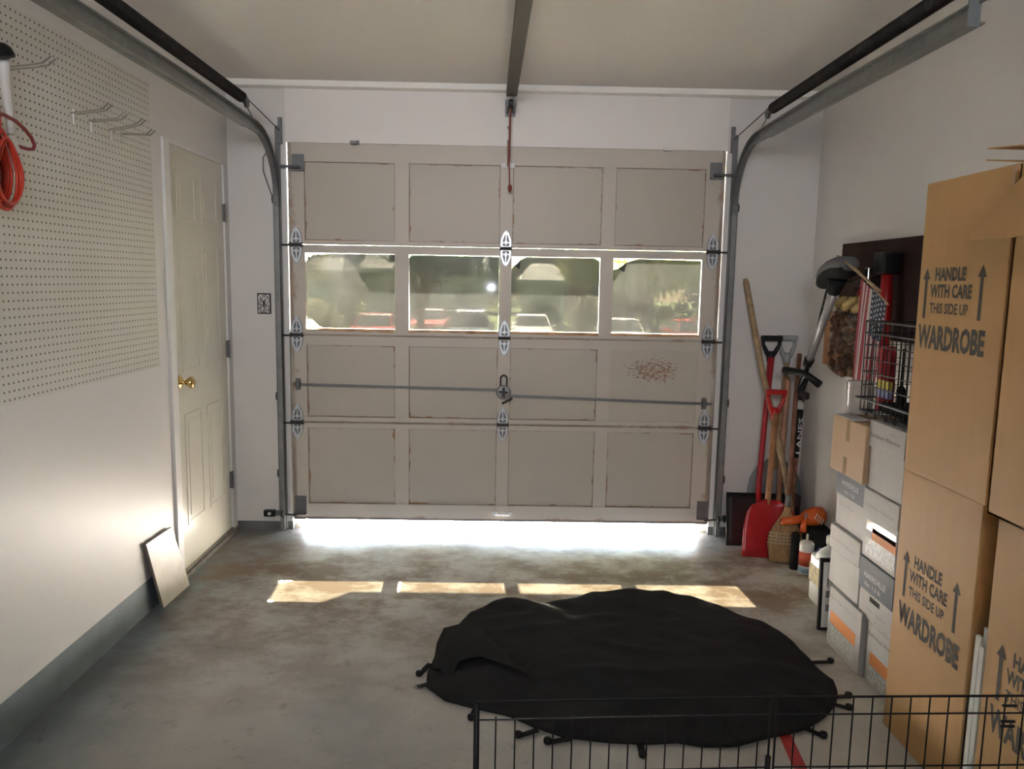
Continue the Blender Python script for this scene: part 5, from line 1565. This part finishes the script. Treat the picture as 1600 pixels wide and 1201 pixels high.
def house(lab, x0, x1, y, zt, ridge, wall, hip=True, gdoor=None, wins=()):
    t = thing('house', lab, 'house', ((x0 + x1) / 2, y + 4, -1.45), 'houses across the street')
    mb = MB().box(x0, x1, y, y + 8, -1.5, zt); obj('walls', mb, wall, t)
    mb = MB(); e = 0.4; xm = (x0 + x1) / 2; ins = (x1 - x0) * (0.22 if hip else 0.0)
    mb.add([(x0 - e, y - e, zt), (x1 + e, y - e, zt), (x1 + e, y + 8 + e, zt), (x0 - e, y + 8 + e, zt), (x0 + ins, y + 3, ridge), (x1 - ins, y + 3, ridge), (x1 - ins, y + 5, ridge), (x0 + ins, y + 5, ridge)],
           [(0, 3, 2, 1), (0, 1, 5, 4), (1, 2, 6, 5), (2, 3, 7, 6), (3, 0, 4, 7), (4, 5, 6, 7)])
    obj('roof', mb, ROOFG, t)
    mb = MB().box(x0 - e, x1 + e, y - e - 0.05, y - e, zt - 0.22, zt + 0.03); obj('fascia', mb, HTRIM, t)
    if gdoor:
        mb = MB()
        a, c, z1 = gdoor
        for k in range(4): mb.box(a, c, y - 0.05, y - 0.001, -1.45 + k * (z1 + 1.45) / 4 + 0.03, -1.45 + (k + 1) * (z1 + 1.45) / 4)
        obj('garage_door', mb, HTRIM, t)
    for (a, c, z0, z1) in wins:
        mb = MB().box(a - 0.1, c + 0.1, y - 0.06, y - 0.001, z0 - 0.1, z1 + 0.1); f_ = obj('window', mb, HTRIM, t)
        mb = MB().box(a, c, y - 0.08, y - 0.06, z0, z1); obj('pane', mb, CARG, f_)
    return t
house('grey-roofed house with a pale garage door seen through the third pane', 1.4, 3.9, 45, 1.55, 2.65, HW2, True, (1.7, 2.9, 0.9), [(3.35, 3.65, 0.0, 0.75)])
house('tan brick house with white corner trim beside the grey-roofed one', 4.9, 9.9, 47, 3.6, 5.4, HW3, False, None, [(5.6, 6.5, -0.5, 1.2)])
house('beige house behind the dark street tree', -8.6, -1.0, 46, 2.1, 4.0, HW1, False, None, [(-5.4, -4.6, -0.2, 0.8), (-3.0, -2.2, -0.2, 0.8)])
house('pale beige house at the far left end of the street', -17.6, -10.0, 44, 1.9, 4.2, HW1, False, (-12.6, -10.6, 0.9), [(-15.4, -14.2, -0.2, 0.8)])
mb = MB().box(5.0, 5.25, 44.6, 44.9, -1.5, 1.35).box(4.85, 5.4, 44.5, 45.0, 1.35, 1.5)
tag(obj('porch_column', mb, HTRIM), 'white porch column in front of the tan brick house', 'column')

def car(lab, x, y, paint, suv=False, name='car', ang=0.0):
    """nose toward the garage (-y)"""
    t = thing(name, lab, 'car', (x, y, -1.45), 'cars parked across the street')
    W2 = 0.90; hgt = 1.62 if suv else 1.42
    g = -1.45
    side = [(-2.2, 0.35), (-2.25, 0.62), (-2.1, 0.82), (-1.0, 0.98), (1.6, 1.02), (2.2, 0.95), (2.25, 0.5), (2.15, 0.33)]
    mb = MB()
    n_ = len(side)
    vs = []
    for sx, ww in ((-1, 1.0), (-1, 0.94), (1, 0.94), (1, 1.0)):
        pass
    rows = [(-W2, 0.06), (-W2 * 0.9, 0.0), (W2 * 0.9, 0.0), (W2, 0.06)]
    for (xx, dz) in rows:
        for (yy, zz) in side: vs.append((x + xx, y + yy * (1 - dz * 0.3), g + zz - (dz if zz > 0.7 else 0)))
    fs = []
    for r_ in range(3):
        for i in range(n_):
            j = (i + 1) % n_; fs.append((r_ * n_ + i, r_ * n_ + j, (r_ + 1) * n_ + j, (r_ + 1) * n_ + i))
    fs.append(tuple(range(n_))); fs.append(tuple(3 * n_ + i for i in range(n_))[::-1])
    mb.add(vs, fs); obj('body', mb, paint, t)
    r0, r1 = (-0.55, 1.9) if suv else (-0.35, 1.05)
    b0, b1 = (-1.15, 2.15) if suv else (-1.05, 1.75)
    zt = g + hgt; zb = g + 0.95
    def quad(x_, ya, yb, z): return [(x - x_, y + ya, z), (x + x_, y + ya, z), (x + x_, y + yb, z), (x - x_, y + yb, z)]
    mb = MB(); mb.add(quad(0.82, b0, b1, zb) + quad(0.62, r0, r1, zt), [(0, 3, 2, 1), (4, 5, 6, 7), (0, 1, 5, 4), (1, 2, 6, 5), (2, 3, 7, 6), (3, 0, 4, 7)])
    obj('cabin_glass', mb, CARG, t)
    mb = MB(); mb.add(quad(0.64, r0 - 0.03, r1 + 0.03, zt - 0.03) + quad(0.60, r0 + 0.1, r1 - 0.1, zt + 0.03), [(0, 3, 2, 1), (4, 5, 6, 7), (0, 1, 5, 4), (1, 2, 6, 5), (2, 3, 7, 6), (3, 0, 4, 7)])
    for s_ in (-1, 1): mb.tube([(x + s_ * 0.80, y + b0, zb), (x + s_ * 0.63, y + r0, zt)], 0.03, 5)
    obj('roof_panel', mb, paint, t)
    if suv:
        mb = MB()
        for yy in (0.1, 1.2): mb.tube([(x - 0.58, y + yy, zt + 0.10), (x + 0.58, y + yy, zt + 0.10)], 0.025, 6)
        for s_ in (-1, 1): mb.tube([(x + s_ * 0.55, y - 0.1, zt + 0.10), (x + s_ * 0.55, y + 1.6, zt + 0.10)], 0.02, 6)
        obj('roof_rack', mb, CHROME, t)
    for sx in (-1, 1):
        for yy in (-1.4, 1.4):
            mb = MB(); mb.lathe([(0.33, -0.1), (0.33, 0.1), (0.2, 0.11)], 16, Matrix.Translation((x + sx * 0.80, y + yy, g + 0.335)) @ RY); obj('wheel', mb, TYRE, t)
        mb = MB().bbox(x + sx * 0.62 - 0.16, x + sx * 0.62 + 0.16, y - 2.26, y - 2.15, g + 0.60, g + 0.74, 0.03); obj('headlight', mb, CHROME, t)
        mb = MB().bbox(x + sx * 0.98 - 0.08, x + sx * 0.98 + 0.08, y - 0.95, y - 0.85, g + 0.95, g + 1.08, 0.03); obj('mirror', mb, paint, t)
    return t
car('red car facing the garage, seen through the first pane', -5.3, 29.0, CARR)
car('blue-grey sport utility car with a roof rack, seen through the second pane', -1.35, 30.0, CARB, True)
car('red car behind the dark street tree', -3.6, 35.5, CARR)
car('white car seen at the foot of the third pane', 1.35, 31.0, CARW)
car('white sedan at the lower left of the fourth pane', 5.0, 28.5, CARW)
car('red sedan at the lower right of the fourth pane', 8.0, 28.5, CARR)
